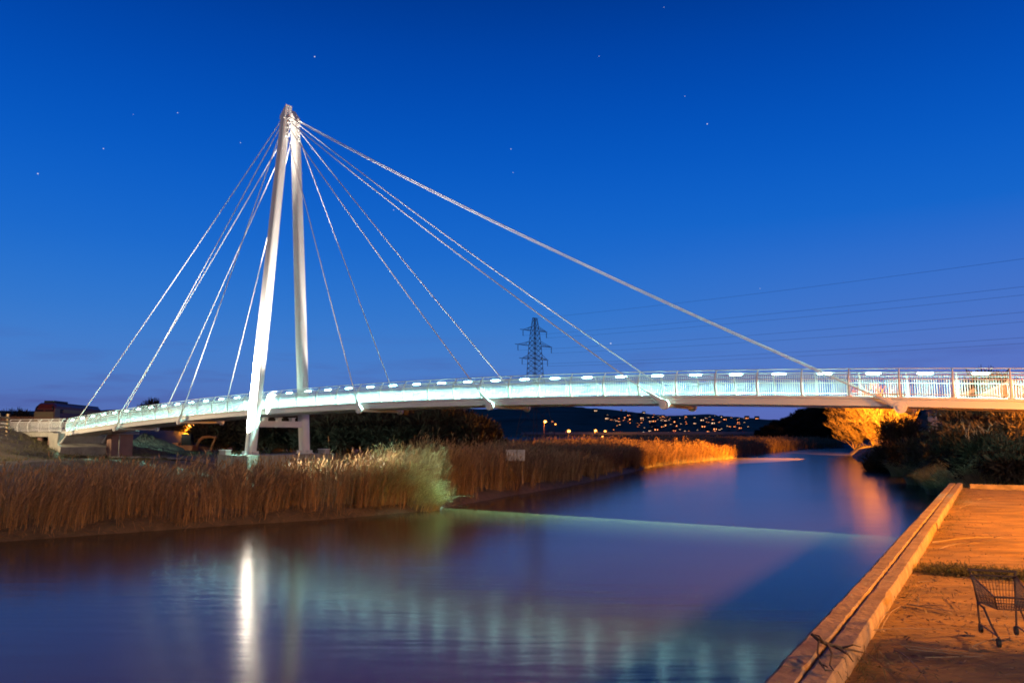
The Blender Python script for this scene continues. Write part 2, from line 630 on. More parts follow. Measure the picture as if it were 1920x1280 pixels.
# wooded rise on the right, beyond the bend of the river
def rise_z(X, Y):
    px = 960 + 1450 * cosp * X / Y
    prof = np.interp(px, [1380, 1425, 1470, 1500, 1540, 1600, 1700, 2000, 2600], [0, 2.5, 5.5, 8.5, 11.5, 14, 15, 16, 17])
    return 0.7 + prof * sstep(282, 350, Y) * sstep(560, 400, Y)


ux = np.linspace(0.26, 1.2, 90)
yr = np.linspace(272, 560, 36)
ug, yg = np.meshgrid(ux, yr)
HX, HY = (ug * yg).ravel(), yg.ravel()
a = (np.arange(len(yr) - 1)[:, None] * len(ux) + np.arange(len(ux) - 1)[None]).ravel()
tag(np_mesh('hillside', np.c_[HX, HY, rise_z(HX, HY) + vnoise(HX * .1, HY * .1) * 0.8], np.c_[a, a + 1, a + len(ux) + 1, a + len(ux)], M['hill'], smooth=True),
    kind='structure')

# quay slab
QZ = 1.55
E0, E1 = np.array([-14.0, -18.6]), np.array([22.3, 40.0])
qdir = (E1 - E0) / np.linalg.norm(E1 - E0)
qn = np.array([qdir[1], -qdir[0]])  # to the landward side
q = MB()
gx_ = []
L_ = np.linalg.norm(E1 - E0)
A_ = np.concatenate([np.arange(0, L_, 0.45), [L_]])
B_ = np.concatenate([np.arange(0, 14, 0.4), np.arange(14, 46, 2.0)])
QV = []
for a_ in A_:
    for b_ in B_:
        p = E0 + qdir * a_ + qn * b_
        QV.append((p[0], p[1]))
QV = np.array(QV)
qz = QZ + (vnoise(QV[:, 0] * 0.9, QV[:, 1] * 0.9, 9) - 0.5) * 0.05 + (vnoise(QV[:, 0] * 2.4, QV[:, 1] * 2.4, 4) - 0.5) * 0.03
nb = len(B_)
a = (np.arange(len(A_) - 1)[:, None] * nb + np.arange(nb - 1)[None]).ravel()
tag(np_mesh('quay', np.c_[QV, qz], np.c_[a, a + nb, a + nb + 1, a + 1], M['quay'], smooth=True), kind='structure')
qs = MB()
for (p0, p1) in ((E0, E1), (E1, E1 + qn * 44)):
    nn = np.array([p1[1] - p0[1], -(p1[0] - p0[0])])
    nn = nn / np.linalg.norm(nn)
    pts = [(*(p0 + nn * .02), -1.5), (*(p1 + nn * .02), -1.5), (*(p1 + nn * .5), -1.5), (*(p0 + nn * .5), -1.5)]
    qs.hexa(pts + [(x, y, QZ - 0.06) for x, y, _ in pts])
tag(qs.build('quay_wall', M['soil']), 'dark concrete quay wall under the timber kerb at the river edge', 'wall')

# ------------------------------------------------------------------ footbridge
CP = dict(x0=-12.2996, y0=54.5430, th=-0.6069, k=0.0010, z=(6.3462, 0.1510, -0.0768, -0.0005))
BAY = 2.1
SM = 38 * BAY / 2
S0, S1 = -0.9, 45 * BAY
DW = 3.2


def edge(s):
    t = s - SM
    x = CP['x0'] + t * math.cos(CP['th']) - CP['k'] * t * t / 2 * math.sin(CP['th'])
    y = CP['y0'] + t * math.sin(CP['th']) + CP['k'] * t * t / 2 * math.cos(CP['th'])
    z0, z1, z2, z3 = CP['z']
    z = z0 + z1 * t / 10 + z2 * (t / 10) ** 2 + z3 * (t / 10) ** 3
    return np.array([x, y, z])


def frame(s):
    a_ = CP['th'] + CP['k'] * (s - SM)
    return np.array([math.cos(a_), math.sin(a_), 0]), np.array([-math.sin(a_), math.cos(a_), 0])  # along, inwards (away from camera)


def BP(s, off, h):
    return edge(s) + frame(s)[1] * off + np.array([0, 0, h])


bridge = empty('footbridge', BP(15.08 * BAY, DW / 2, -0.6),
               'white cable-stayed footbridge with a tall twin-leg mast and lit railings crossing the river', 'footbridge')
ss = np.arange(S0, S1 + 0.01, BAY / 2)
prof = [(-0.10, 0.0), (-0.10, -0.10), (-0.04, -0.13), (-0.04, -0.15), (-0.07, -0.16), (-0.07, -0.43), (0.0, -0.44), (0.55, -0.47), (DW - 0.55, -0.47),
        (DW, -0.44), (DW + 0.07, -0.43), (DW + 0.07, -0.16), (DW + 0.04, -0.15), (DW + 0.04, -0.13), (DW + 0.10, -0.10), (DW + 0.10, 0.0)]
g = MB()
g.ribbon_loop([[BP(s, o_, h_) for o_, h_ in prof] for s in ss])
girder = g.build('deck_girder', M['white'], bridge)
g = MB()
for i in range(len(ss) - 1):
    a_, b_ = ss[i], ss[i + 1]
    g.add([BP(a_, 0.05, 0.004), BP(b_, 0.05, 0.004), BP(b_, DW - 0.05, 0.004), BP(a_, DW - 0.05, 0.004)], [(0, 1, 2, 3)])
g.build('walkway', M['deck'], bridge)
POST = [(0.02, 0.0), (-0.06, 0.25), (-0.09, 0.55), (-0.06, 0.82), (0.03, 1.03), (0.14, 1.18), (0.27, 1.30)]


def post_off(h):
    return float(np.interp(h, [p_[1] for p_ in POST], [p_[0] for p_ in POST]))


def mirror(near, off):
    return off if near else DW - off


NB = 44
ledspots = []
for near in (True, False):
    par = MB()
    sgrid = np.arange(0, NB * BAY + 0.01, BAY / 2)
    par.tube([BP(s, mirror(near, 0.27), 1.30) for s in sgrid], 0.026, 8)
    parapet = par.build('parapet', M['white'], bridge, True)
    for nm, h_, r_ in (('handrail', 1.12, 0.02), ('lamp_rail', 1.01, 0.022), ('middle_rail', 0.81, 0.024), ('bottom_rail', 0.13, 0.022)):
        par = MB()
        par.tube([BP(s, mirror(near, post_off(h_)), h_) for s in sgrid], r_, 6)
        par.build(nm, M['white'], parapet, True)
    for i in range(NB + 1):
        s = i * BAY
        al, inn = frame(s)
        par = MB()
        w_ = [0.065, 0.065, 0.062, 0.055, 0.042, 0.032, 0.026]
        par.tube([BP(s, mirror(near, o_), h_) for o_, h_ in POST], [(w_[k] * 1.0, 0.035 if k > 3 else 0.045) for k in range(7)], 6, ref=al)
        par.box(BP(s, mirror(near, 0.0), 0.012), (0.26, 0.16, 0.024), ax=(al, inn, np.array([0, 0, 1.0])))
        par.build('post', M['white'], parapet)
        if i < NB:
            par = MB()
            nbal = 19
            for k in range(1, nbal + 1):
                sb = s + BAY * k / (nbal + 1)
                al, inn = frame(sb)
                par.tube([BP(sb, mirror(near, post_off(h_)), h_) for h_ in (0.03, 0.4, 0.81, 1.0)], 0.0155, 4, ref=al)
            par.build('baluster_panel', M['white'], parapet)
            if near and i < 38:
                sm_ = s + BAY / 2
                al, inn = frame(sm_)
                par = MB()
                h0, o0 = 1.055, post_off(1.055)
                par.tube([BP(sm_ + q_, o0, h0) for q_ in (-0.32, -0.22, 0.22, 0.32)], [0.006, 0.026, 0.026, 0.006], 8)
                par.build('rail_lamp', M['led'], parapet, True)
                ledspots.append(sm_)

# LED light shed by the rail lamps: down on the deck, leaking past the deck edge
from mathutils import Matrix
for i0, i1 in ((0, 7), (7, 14), (14, 21), (21, 27), (27, 31), (31, 35), (35, 40), (40, 44)):
    sm_ = (i0 + i1) / 2 * BAY
    al, inn = frame(sm_)
    off = post_off(1.0) + 0.24
    pa, pb = BP(i0 * BAY, off, 0.985), BP(i1 * BAY, off, 0.985)
    d = bpy.data.lights.new('rail_lamp_light', 'AREA')
    d.shape = 'RECTANGLE'
    d.size, d.size_y = float(np.linalg.norm(pb - pa)), 0.05
    d.energy = (170 if i0 > 34 else 700 if i1 < 15 else 1000) * (i1 - i0)
    d.color = LED
    d.spread = math.radians(128)
    o = bpy.data.objects.new('rail_lamp_light', d)
    o.location = (pa + pb) / 2
    xax = Vector(pb - pa).normalized()
    zax = Vector(-(np.array([0, 0, -1.0]) + inn * (0.6 if i1 < 15 else (1.0 if i0 > 34 else 0.16))))
    zax = (zax - xax * zax.dot(xax)).normalized()
    yax = zax.cross(xax)
    o.rotation_euler = Matrix((xax, yax, zax)).transposed().to_euler()
    COL.objects.link(o)

# mast
MS = 15.08 * BAY
MC = BP(MS, DW / 2, 0)
al, inn = frame(MS)
MBASE, MTOP = 2.72, 30.75
half0, half1 = 2.56, 0.42
mast_bm = MB()


def leg_pt(side, z):  # side -1 near, +1 far
    t_ = (z - MBASE) / (MTOP - MBASE)
    return np.array([MC[0], MC[1], z]) + inn * side * (half0 + (half1 - half0) * t_)


def leg_r(z):
    t_ = (z - MBASE) / (MTOP - MBASE)
    return float(np.interp(t_, [0, 0.35, 1.0], [0.375, 0.41, 0.33]))


mb_ = MB()
zb = 5.05
mb_.box((leg_pt(-1, zb) + leg_pt(1, zb)) / 2, (0.5, np.linalg.norm(leg_pt(1, zb) - leg_pt(-1, zb)) - 0.6, 0.42), ax=(al, inn, np.array([0, 0, 1.0])))
mb_.box((leg_pt(-1, zb) + leg_pt(1, zb)) / 2 + np.array([0, 0, -0.24]), (0.62, np.linalg.norm(leg_pt(1, zb) - leg_pt(-1, zb)) - 0.7, 0.05), ax=(al, inn, np.array([0, 0, 1.0])))
beam = mb_.build('mast_cross_beam', M['white'], bridge)
for t_ in (-1.35, -0.1, 1.2):
    mb_ = MB()
    c_ = (leg_pt(-1, zb) + leg_pt(1, zb)) / 2 + inn * t_
    mb_.box(c_ + np.array([0, 0, 0.33]), (0.36, 0.3, 0.24), ax=(al, inn, np.array([0, 0, 1.0])))
    mb_.box(c_ + np.array([0, 0, 0.47]), (0.46, 0.42, 0.05), ax=(al, inn, np.array([0, 0, 1.0])))
    mb_.build('bearing', M['white'], beam)
for side in (-1, 1):
    mb_ = MB()
    zz = [MBASE + 0.06, MBASE + 3, MBASE + 8, MBASE + 14, MBASE + 20, 28.0, 29.6]
    mb_.tube([leg_pt(side, z) for z in zz], [leg_r(z) for z in zz], 20, sq=0.62, ref=al)
    # slanted tip, higher on the inner side
    base = [leg_pt(side, 29.6) + al * i * leg_r(29.6) * 0.93 + inn * j * leg_r(29.6) * 0.93 for i, j in ((-1, -1), (1, -1), (1, 1), (-1, 1))]
    top = []
    for (i, j) in ((-1, -1), (1, -1), (1, 1), (-1, 1)):
        inner = (j * -side) > 0
        sideways = 0.0 if (side == -1) == (i < 0) else 1.0
        z_ = MTOP if sideways else MTOP - 0.85
        top.append(leg_pt(side, z_) + al * i * leg_r(29.6) * 0.93 + inn * j * leg_r(29.6) * 0.93)
    mb_.hexa(base + top)
    leg = mb_.build('mast_leg', M['white'], bridge, True)
    mb_ = MB()
    mb_.tube([leg_pt(side, MBASE) + np.array([0, 0, 0.0]), leg_pt(side, MBASE) + np.array([0, 0, 0.07])], 0.68, 20)
    for k in range(12):
        an = 2 * math.pi * k / 12
        c_ = leg_pt(side, MBASE) + al * math.cos(an) * 0.58 + inn * math.sin(an) * 0.58
        mb_.tube([c_ + np.array([0, 0, 0.06]), c_ + np.array([0, 0, 0.16])], 0.035, 6)
        c2 = leg_pt(side, MBASE) + al * math.cos(an + .26) * 0.5 + inn * math.sin(an + .26) * 0.5
        mb_.box(c2 + np.array([0, 0, 0.16]), (0.22, 0.02, 0.22), an + .26 + math.atan2(al[1], al[0]))
    mb_.build('base_flange', M['white'], leg)
    # saddle plates where the stays meet the leg
    for z in np.linspace(28.15, 29.75, 5):
        mb_ = MB()
        mb_.box(leg_pt(side, z), (1.06, 0.06, 0.26), ax=(al, inn, np.array([0, 0, 1.0])))
        mb_.build('stay_plate', M['white'], leg)

# stays with their anchor tubes
anchors = [5.04, 10.04, 20.25, 25.47, 30.76, 36.02]
order = {36.02: 29.75, 30.76: 29.4, 25.47: 28.9, 20.25: 28.3, 5.04: 29.25, 10.04: 28.6}
SAG = {36.02: 0.55, 30.76: 0.35, 25.47: 0.2, 20.25: 0.05, 5.04: 0.2, 10.04: 0.08}
stay_light = []
for ai in anchors:
    s = ai * BAY
    al_, inn_ = frame(s)
    mb_ = MB()
    mb_.tube([BP(s, -0.48, -0.47), BP(s, DW + 0.48, -0.47)], 0.155, 16)
    tube_o = mb_.build('anchor_tube', M['white'], bridge, True)
    for off, od, side in ((-0.42, -1, -1), (DW + 0.42, 1, 1)):
        top = leg_pt(side, order[ai])
        top = top + al * (0.42 if ai > 15 else -0.42)
        an = BP(s, off, -0.47)
        dirv = (top - an) / np.linalg.norm(top - an)
        mb_ = MB()
        mb_.tube([an - inn_ * 0.10, an + inn_ * 0.10], 0.265, 20)
        mb_.tube([an + od * inn_ * 0.09, an + od * inn_ * 0.15], 0.13, 16)
        mb_.tube([an, an + dirv * 0.55, an + dirv * 1.15], [(0.22, 0.09), (0.13, 0.08), (0.06, 0.06)], 10, ref=np.cross(dirv, inn_))
        mb_.build('anchor_socket', M['white'], tube_o, True)
        mb_ = MB()
        pts = []
        for t_ in np.linspace(0, 1, 13):
            p_ = an + (top - an) * t_
            p_[2] -= 4 * SAG[ai] * t_ * (1 - t_)
            pts.append(p_)
        mb_.tube(pts, 0.035, 8)
        mb_.build('stay_cable', M['cable'], bridge, True)
        stay_light.append((an, top, side))
# back stays to the end abutment
for side, off in ((-1, -0.42), (1, DW + 0.42)):
    an = BP(-0.35, off, -1.35)
    top = leg_pt(side, 29.7) - al * 0.42
    mb_ = MB()
    pts = []
    for t_ in np.linspace(0, 1, 13):
        p_ = an + (top - an) * t_
        p_[2] -= 4 * 0.3 * t_ * (1 - t_)
        pts.append(p_)
    mb_.tube(pts, 0.035, 8)
    mb_.build('stay_cable', M['cable'], bridge, True)
    dirv = (top - an) / np.linalg.norm(top - an)
    mb_ = MB()
    mb_.tube([an - dirv * 0.25, an + dirv * 1.3], [0.14, 0.05], 10)
    mb_.build('stay_socket', M['white'], bridge, True)
    stay_light.append((an, top, side))

# pile cap under the mast and its floodlights
blk = MB()
zt = MBASE - 0.005
c_ = np.array([MC[0], MC[1], 0]) + inn * 0.0
blk.box((c_[0], c_[1], (zt + 0.2) / 2), (3.6, 8.2, zt - 0.2), ax=(al, inn, np.array([0, 0, 1.0])))
tag(blk.build('pile_cap', M['stained']), 'long stained concrete block carrying both mast legs, standing in the reeds', 'foundation block')
for (px, py, Yoff, lab, side) in ((-1.9, -3.7, 0, 'small floodlight box on the concrete block left of the near mast leg', -1),
                                  (1.45, 3.3, 0, 'small floodlight box on the concrete block right of the far mast leg', 1)):
    p_ = np.array([MC[0], MC[1], MBASE]) + al * min(max(px, -1.45), 1.45) + inn * py
    fl = empty('floodlight', p_, lab, 'floodlight')
    b_ = MB()
    b_.box(p_ + np.array([0, 0, 0.17]), (0.78, 0.5, 0.32), ax=(al, inn, np.array([0, 0, 1.0])))
    b_.build('housing', M['concrete'], fl)
    b_ = MB()
    b_.box(p_ + np.array([0, 0, 0.35]), (0.86, 0.58, 0.04), ax=(al, inn, np.array([0, 0, 1.0])))
    b_.build('lid', M['white'], fl)
    lp = p_ + np.array([0, 0, 0.5])
    pos = p_ + al * (2.9 if side < 0 else 0.0) + inn * (1.4 if side < 0 else 0.0) + np.array([0, 0, 0.5])
    pw = 1.0 if side < 0 else 0.4
    light('flood_beam', 'SPOT', pos, 150000 * pw, WARM, leg_pt(side, 28.0), 0.1, 7.5, 0.5)
    light('flood_beam', 'SPOT', pos, 60000 * pw, WARM, leg_pt(side, 20.0), 0.1, 11, 0.6)
    for sg in (-1, 1):
        pw = (1.0 if side < 0 else 0.8) * (1.0 if sg > 0 else 0.62)
        light('flood_beam', 'SPOT', lp, 48000 * pw, WARM, lp + al * sg * 6.6 + inn * side * 4.4 + np.array([0, 0, 7.5]), 0.1, 80, 0.4)
        light('flood_beam', 'SPOT', lp, 34000 * pw, WARM, lp + al * sg * 9.0 + inn * side * 1.1 + np.array([0, 0, 2.9]), 0.1, 27, 0.5)
    if side < 0:
        light('flood_beam', 'SPOT', lp + al * 1.45 - inn * 0.36, 420000, WARM, leg_pt(side, 6.8), 0.1, 38, 0.8)
        light('flood_beam', 'SPOT', lp, 170000, WARM, (-6.9, 44.4, 1.9), 0.1, 12, 1.0)  # extra beam added to brighten the reed tuft on the bank point

# ------------------------------------------------------------------ left end: abutment, approach, wall
ab = empty('abutment', BP(-1.0, DW / 2, -2.8), 'pale tapering concrete abutment holding the left end of the footbridge', 'abutment')
b_ = MB()
al0, in0 = frame(0)
zz = [0.02, -1.0, -1.35, -2.9]
wl_ = [(-2.3, 0.0), (-1.9, -0.1), (-1.9, 0.75), (-2.2, 0.5)]
secs = []
for h_, (a_, c2) in zip(zz, wl_):
    secs.append([BP(0, o_, 0) * [1, 1, 0] + al0 * s_ + np.array([0, 0, edge(0)[2] + h_ - 0.2]) for s_, o_ in ((a_, -0.75), (c2, -0.75), (c2, DW + 0.75), (a_, DW + 0.75))])
b_.ribbon_loop(secs)
b_.build('buttress', M['concrete'], ab)
ap = empty('approach_ramp', BP(-6, DW / 2, -0.3), 'pale concrete approach ramp with white railings left of the abutment', 'ramp')
zA = edge(0)[2] + 0.0


def AP(s, off, h):
    e = edge(-0.5)
    aa = np.array([-math.cos(math.radians(31)), math.sin(math.radians(31)), 0])
    ii_ = frame(0)[1]
    return e + aa * s + ii_ * off + np.array([0, 0, h])


b_ = MB()
b_.hexa([AP(1.8, -0.1, -0.5), AP(9.5, -0.1, -0.5), AP(9.5, DW, -0.5), AP(1.8, DW, -0.5), AP(1.8, -0.1, -0.02), AP(9.5, -0.1, -0.02), AP(9.5, DW, -0.02), AP(1.8, DW, -0.02)])
b_.build('slab', M['concrete'], ap)
for s_ in (3.2, 5.2):
    b_ = MB()
    for o_ in (0.5,):
        p_ = AP(s_, o_, 0)
        b_.tube([p_ + np.array([0, 0, -0.5]), p_ + np.array([0, 0, -2.6])], 0.3, 12)
    b_.build('column', M['redwall'], ap, True)
b_ = MB()
b_.hexa([AP(8.6, -0.25, -1.5), AP(9.0, -0.25, -1.5), AP(9.0, 0.2, -1.5), AP(8.6, 0.2, -1.5), AP(10.6, -0.25, -0.05), AP(11.1, -0.25, -0.05), AP(11.1, 0.2, -0.05), AP(10.6, 0.2, -0.05)])
b_.build('wing_brace', M['concrete'], ap)
for near in (True, False):
    rl = MB()
    for h_ in (1.3, 1.05, 0.13):
        rl.tube([AP(s_, mirror(near, post_off(h_)), h_) for s_ in (0.4, 5, 11)], 0.026, 6)
    rail = rl.build('railing', M['white'], ap, True)
    for k in range(6):
        s_ = 0.6 + k * 2.05
        rl = MB()
        rl.tube([AP(s_, mirror(near, o_), h_) for o_, h_ in POST], 0.045, 6)
        rl.build('post', M['white'], rail)
        rl = MB()
        for j in range(1, 16):
            sb = s_ + 2.05 * j / 16
            rl.tube([AP(sb, mirror(near, post_off(h_)), h_) for h_ in (0.03, 0.5, 1.05)], 0.014, 4)
        rl.build('baluster_panel', M['white'], rail)

pA, pB = at_y(126, 860, 84), at_y(222, 866, 80)
b_ = MB()
d_ = (pB - pA) * [1, 1, 0]
Lw = np.linalg.norm(d_)
d_ /= Lw
nrm_ = np.array([-d_[1], d_[0], 0])
b_.box((pA + pB) / 2 * [1, 1, 0] + nrm_ * 0.3 + np.array([0, 0, 2.5]), (Lw, 0.5, 3.4), ax=(d_, nrm_, np.array([0, 0, 1.0])))
tag(b_.build('retaining_wall', M['redwall']), 'plain red-brown retaining wall under the left end of the footbridge', 'wall')
pr = empty('bridge_pier', (*at_y(223, 860, 78)[:2], 1.2), 'red-brown concrete pier with a pale crosshead beside the gravel heap', 'pier')
p_ = at_y(223, 860, 78)
b_ = MB()
b_.box((p_[0], p_[1], 2.75), (0.85, 2.2, 3.0), CP['th'])
b_.build('shaft', M['redwall'], pr)
b_ = MB()
b_.box((p_[0], p_[1], 4.45), (2.0, 2.8, 0.42), CP['th'])
b_.build('crosshead', M['concrete'], pr)
b_ = MB()
b_.tube([(p_[0] + 0.55, p_[1] - 1.2, 1.4), (p_[0] + 0.55, p_[1] - 1.2, 4.2)], 0.06, 8)
b_.build('drainpipe', M['concrete'], pr, True)

# gravel heap
hp = at_y(268, 862, 88)
gv = []
nr, na = 26, 64
for i in range(nr + 1):
    for j in range(na):
        r_ = i / nr
        an = 2 * math.pi * j / na
        R_ = 5.4 * (1 + 0.25 * math.cos(an) + 0.1 * math.sin(3 * an))
        x_, y_ = hp[0] + math.cos(an) * R_ * r_, hp[1] + math.sin(an) * R_ * r_
        z_ = 1.1 + 3.3 * max(0, 1 - r_) ** 0.9 + (random.random() - .5) * 0.22
        gv.append((x_, y_, z_))
gv = np.array(gv)
a = (np.arange(nr)[:, None] * na + np.arange(na)[None]).ravel()
b2 = (np.arange(nr)[:, None] * na + (np.arange(na)[None] + 1) % na).ravel()
o = np_mesh('gravel_heap', gv, np.c_[a, b2, b2 + na, a + na], M['gravel'])
tag(o, 'tall brown heap of gravel and soil behind the reeds under the bridge', 'gravel heap')

# path: thin strip on the ground, coloured pale for the band of light there
pv = []
pp = [at_z(110, 850, 2.05), at_z(160, 858, 1.9), at_z(260, 868, 1.6), at_z(400, 878, 1.3), at_z(430, 881, 1.25)]
for i, p_ in enumerate(pp):
    for wv in (-0.7, 0.0, 0.7):
        pv.append((p_[0] + wv * .35, p_[1] + wv))
pv = np.array(pv)
# resample finely so that it lies on the ground
PX = []
for k in range(60):
    t_ = k / 59 * (len(pp) - 1)
    i = min(int(t_), len(pp) - 2)
    f_ = t_ - i
    row = pv[i * 3:i * 3 + 3] * (1 - f_) + pv[i * 3 + 3:i * 3 + 6] * f_
    PX.append(row)
PX = np.array(PX).reshape(-1, 2)
pz = ground_z(PX) + 0.12
a = (np.arange(59)[:, None] * 3 + np.arange(2)[None]).ravel()
tag(np_mesh('path', np.c_[PX, pz], np.c_[a, a + 1, a + 4, a + 3], M['tarmac'], smooth=True), kind='structure')


# locomotive
def locomotive():
    f0 = at_y(81, 800, 115)
    dv = np.array([-3.6, 20.0, 0])
    dv /= np.linalg.norm(dv)
    sv = np.array([dv[1], -dv[0], 0])  # to the right
    up = np.array([0, 0, 1.0])
    zb_ = 5.05
    root = empty('locomotive', (f0[0], f0[1], zb_), 'maroon and gold diesel locomotive standing on the embankment behind the approach ramp', 'locomotive')
    o_ = np.array([f0[0], f0[1], 0])

    def L(a_, b_, z_):
        return o_ + dv * a_ + sv * b_ + up * z_
    ax = (dv, sv, up)
    m_ = MB()
    secs = []
    for a_, hh in ((0.0, 3.05), (0.35, 3.7), (1.0, 3.9), (20, 3.9), (20.6, 3.7)):
        secs.append([L(a_, -1.35, zb_ + 0.9), L(a_, 1.35, zb_ + 0.9), L(a_, 1.35, zb_ + hh - 0.5), L(a_, 0.9, zb_ + hh), L(a_, -0.9, zb_ + hh), L(a_, -1.35, zb_ + hh - 0.5)])
    m_.ribbon_loop(secs)
    body = m_.build('body', M['maroon'], root)
    m_ = MB()
    m_.box(L(11, 0, zb_ + 3.93), (18, 1.9, 0.12), ax=ax)
    m_.box(L(4.2, 0, zb_ + 4.1), (5.0, 1.5, 0.35), ax=ax)
    m_.build('roof', M['roofdark'], root)
    m_ = MB()
    m_.box(L(-0.03, 0, zb_ + 1.75), (0.1, 2.62, 1.6), ax=ax)
    m_.box(L(1.1, 1.37, zb_ + 2.0), (2.0, 0.06, 2.1), ax=ax)
    m_.build('cab_front', M['dullyellow'], root)
    for sgn in (-0.66, 0.66):
        m_ = MB()
        pts = [L(-0.06, sgn - 0.55, zb_ + 2.65), L(-0.06, sgn + 0.55, zb_ + 2.65), L(0.02, sgn + 0.55, zb_ + 2.65), L(0.02, sgn - 0.55, zb_ + 2.65),
               L(0.2, sgn - 0.5, zb_ + 3.42), L(0.2, sgn + 0.5, zb_ + 3.42), L(0.32, sgn + 0.5, zb_ + 3.42), L(0.32, sgn - 0.5, zb_ + 3.42)]
        m_.hexa(pts)
        m_.build('windscreen', M['glass'], root)
    m_ = MB()
    m_.box(L(2.7, 1.38, zb_ + 2.75), (0.9, 0.05, 0.6), ax=ax)
    m_.build('side_window', M['glass'], root)
    m_ = MB()
    m_.box(L(11.3, 1.37, zb_ + 2.75), (15.6, 0.05, 0.5), ax=ax)
    m_.build('stripe', M['gold'], root)
    m_ = MB()
    m_.box(L(10, 0, zb_ + 0.62), (19, 2.3, 0.5), ax=ax)
    m_.build('underframe', M['black'], root)
    for a_ in (2.2, 4.0, 5.8, 14.2, 16.0, 17.8):
        m_ = MB()
        for sgn in (-0.75, 0.75):
            m_.tube([L(a_, sgn - 0.07, zb_ + 0.5), L(a_, sgn + 0.07, zb_ + 0.5)], 0.5, 16)
        m_.build('wheelset', M['black'], root)


locomotive()

# boundary fences at far left
fr = empty('timber_fence', at_y(4, 815, 70), 'chunky horizontal timber fence glowing in lamp light at the left edge', 'fence')
p0, p1 = at_y(-40, 815, 70), at_y(15, 818, 73)
d_ = p1 - p0
d_[2] = 0
for k in range(4):
    b_ = MB()
    b_.box(p0 + d_ * (0.02 + k * 0.31) + np.array([0, 0, 0.95]), (0.16, 0.16, 2.0))
    b_.build('post', M['timber'], fr)
for k in range(5):
    b_ = MB()
    b_.tube([p0 + np.array([0, 0, 0.3 + k * .36]), p1 + np.array([0, 0, 0.3 + k * .36])], [0.1, 0.1], 8, ref=(0, 0, 1))
    b_.build('rail', M['timber'], fr)
pf = empty('palisade_fence', at_y(30, 790, 98), 'grey steel palisade fence on the bank in front of the locomotive', 'fence')
p0, p1 = at_y(-30, 800, 98), at_y(110, 800, 103)
b_ = MB()
for k in range(70):
    p_ = p0 + (p1 - p0) * k / 69
    b_.box((p_[0], p_[1], 5.35), (0.07, 0.02, 2.4))
b_.build('pales', M['steel_dark'], pf)
b_ = MB()
for z_ in (4.6, 6.1):
    b_.tube([(p0[0], p0[1] + .05, z_), (p1[0], p1[1] + .05, z_)], 0.04, 4)
b_.build('rail', M['steel_dark'], pf)


# excavator
def excavator():
    p = at_y(352, 852, 96)
    z0 = 1.55
    root = empty('excavator', (p[0], p[1], z0), 'orange excavator with bent arm and bucket parked beyond the gravel heap', 'excavator')
    X, Y = p[0], p[1]
    for yy in (-0.95, 0.95):
        m_ = MB()
        m_.tube([(X - 1.3, Y + yy, z0 + 0.35), (X + 1.3, Y + yy, z0 + 0.35)], [(0.35, 0.24), (0.35, 0.24)], 12)
        m_.build('track', M['black'], root)
    m_ = MB()
    m_.box((X - 0.3, Y, z0 + 1.05), (2.4, 1.9, 0.65))
    m_.box((X - 1.2, Y, z0 + 1.45), (0.7, 1.8, 0.5))
    m_.build('body', M['excorange'], root)
    m_ = MB()
    m_.hexa([(X - 0.5, Y - 0.9, z0 + 1.4), (X + 0.75, Y - 0.9, z0 + 1.4), (X + 0.75, Y + 0.1, z0 + 1.4), (X - 0.5, Y + 0.1, z0 + 1.4),
             (X - 0.5, Y - 0.85, z0 + 2.75), (X + 0.5, Y - 0.85, z0 + 2.75), (X + 0.5, Y + 0.05, z0 + 2.75), (X - 0.5, Y + 0.05, z0 + 2.75)])
    m_.build('cab', M['glass'], root)
    j0, j1, j2 = np.array([X + 0.9, Y + 0.3, z0 + 1.3]), np.array([X + 1.7, Y + 0.3, z0 + 2.35]), np.array([X + 3.2, Y + 0.3, z0 + 2.3])
    m_ = MB()
    m_.tube([j0, (j0 + j1) / 2 + [-.08, 0, .12], j1, (j1 + j2) / 2 + [0, 0, .1], j2], [0.17, 0.2, 0.19, 0.16, 0.13], 6)
    m_.build('boom', M['excorange'], root)
    m_ = MB()
    m_.tube([j2 + [0.05, 0, 0.15], (2.65 + X, Y + 0.3, z0 + 0.75)], [0.16, 0.1], 6)
    m_.build('dipper_arm', M['excorange'], root)
    m_ = MB()
    bx_, bz = X + 2.5, z0 + 0.5
    m_.hexa([(bx_ - 0.3, Y - 0.2, bz - 0.4), (bx_ + 0.3, Y - 0.2, bz - 0.35), (bx_ + 0.3, Y + 0.8, bz - 0.35), (bx_ - 0.3, Y + 0.8, bz - 0.4),
             (bx_ - 0.15, Y - 0.2, bz + 0.3), (bx_ + 0.35, Y - 0.2, bz + 0.25), (bx_ + 0.35, Y + 0.8, bz + 0.25), (bx_ - 0.15, Y + 0.8, bz + 0.3)])
    m_.build('bucket', M['steel_dark'], root)


excavator()


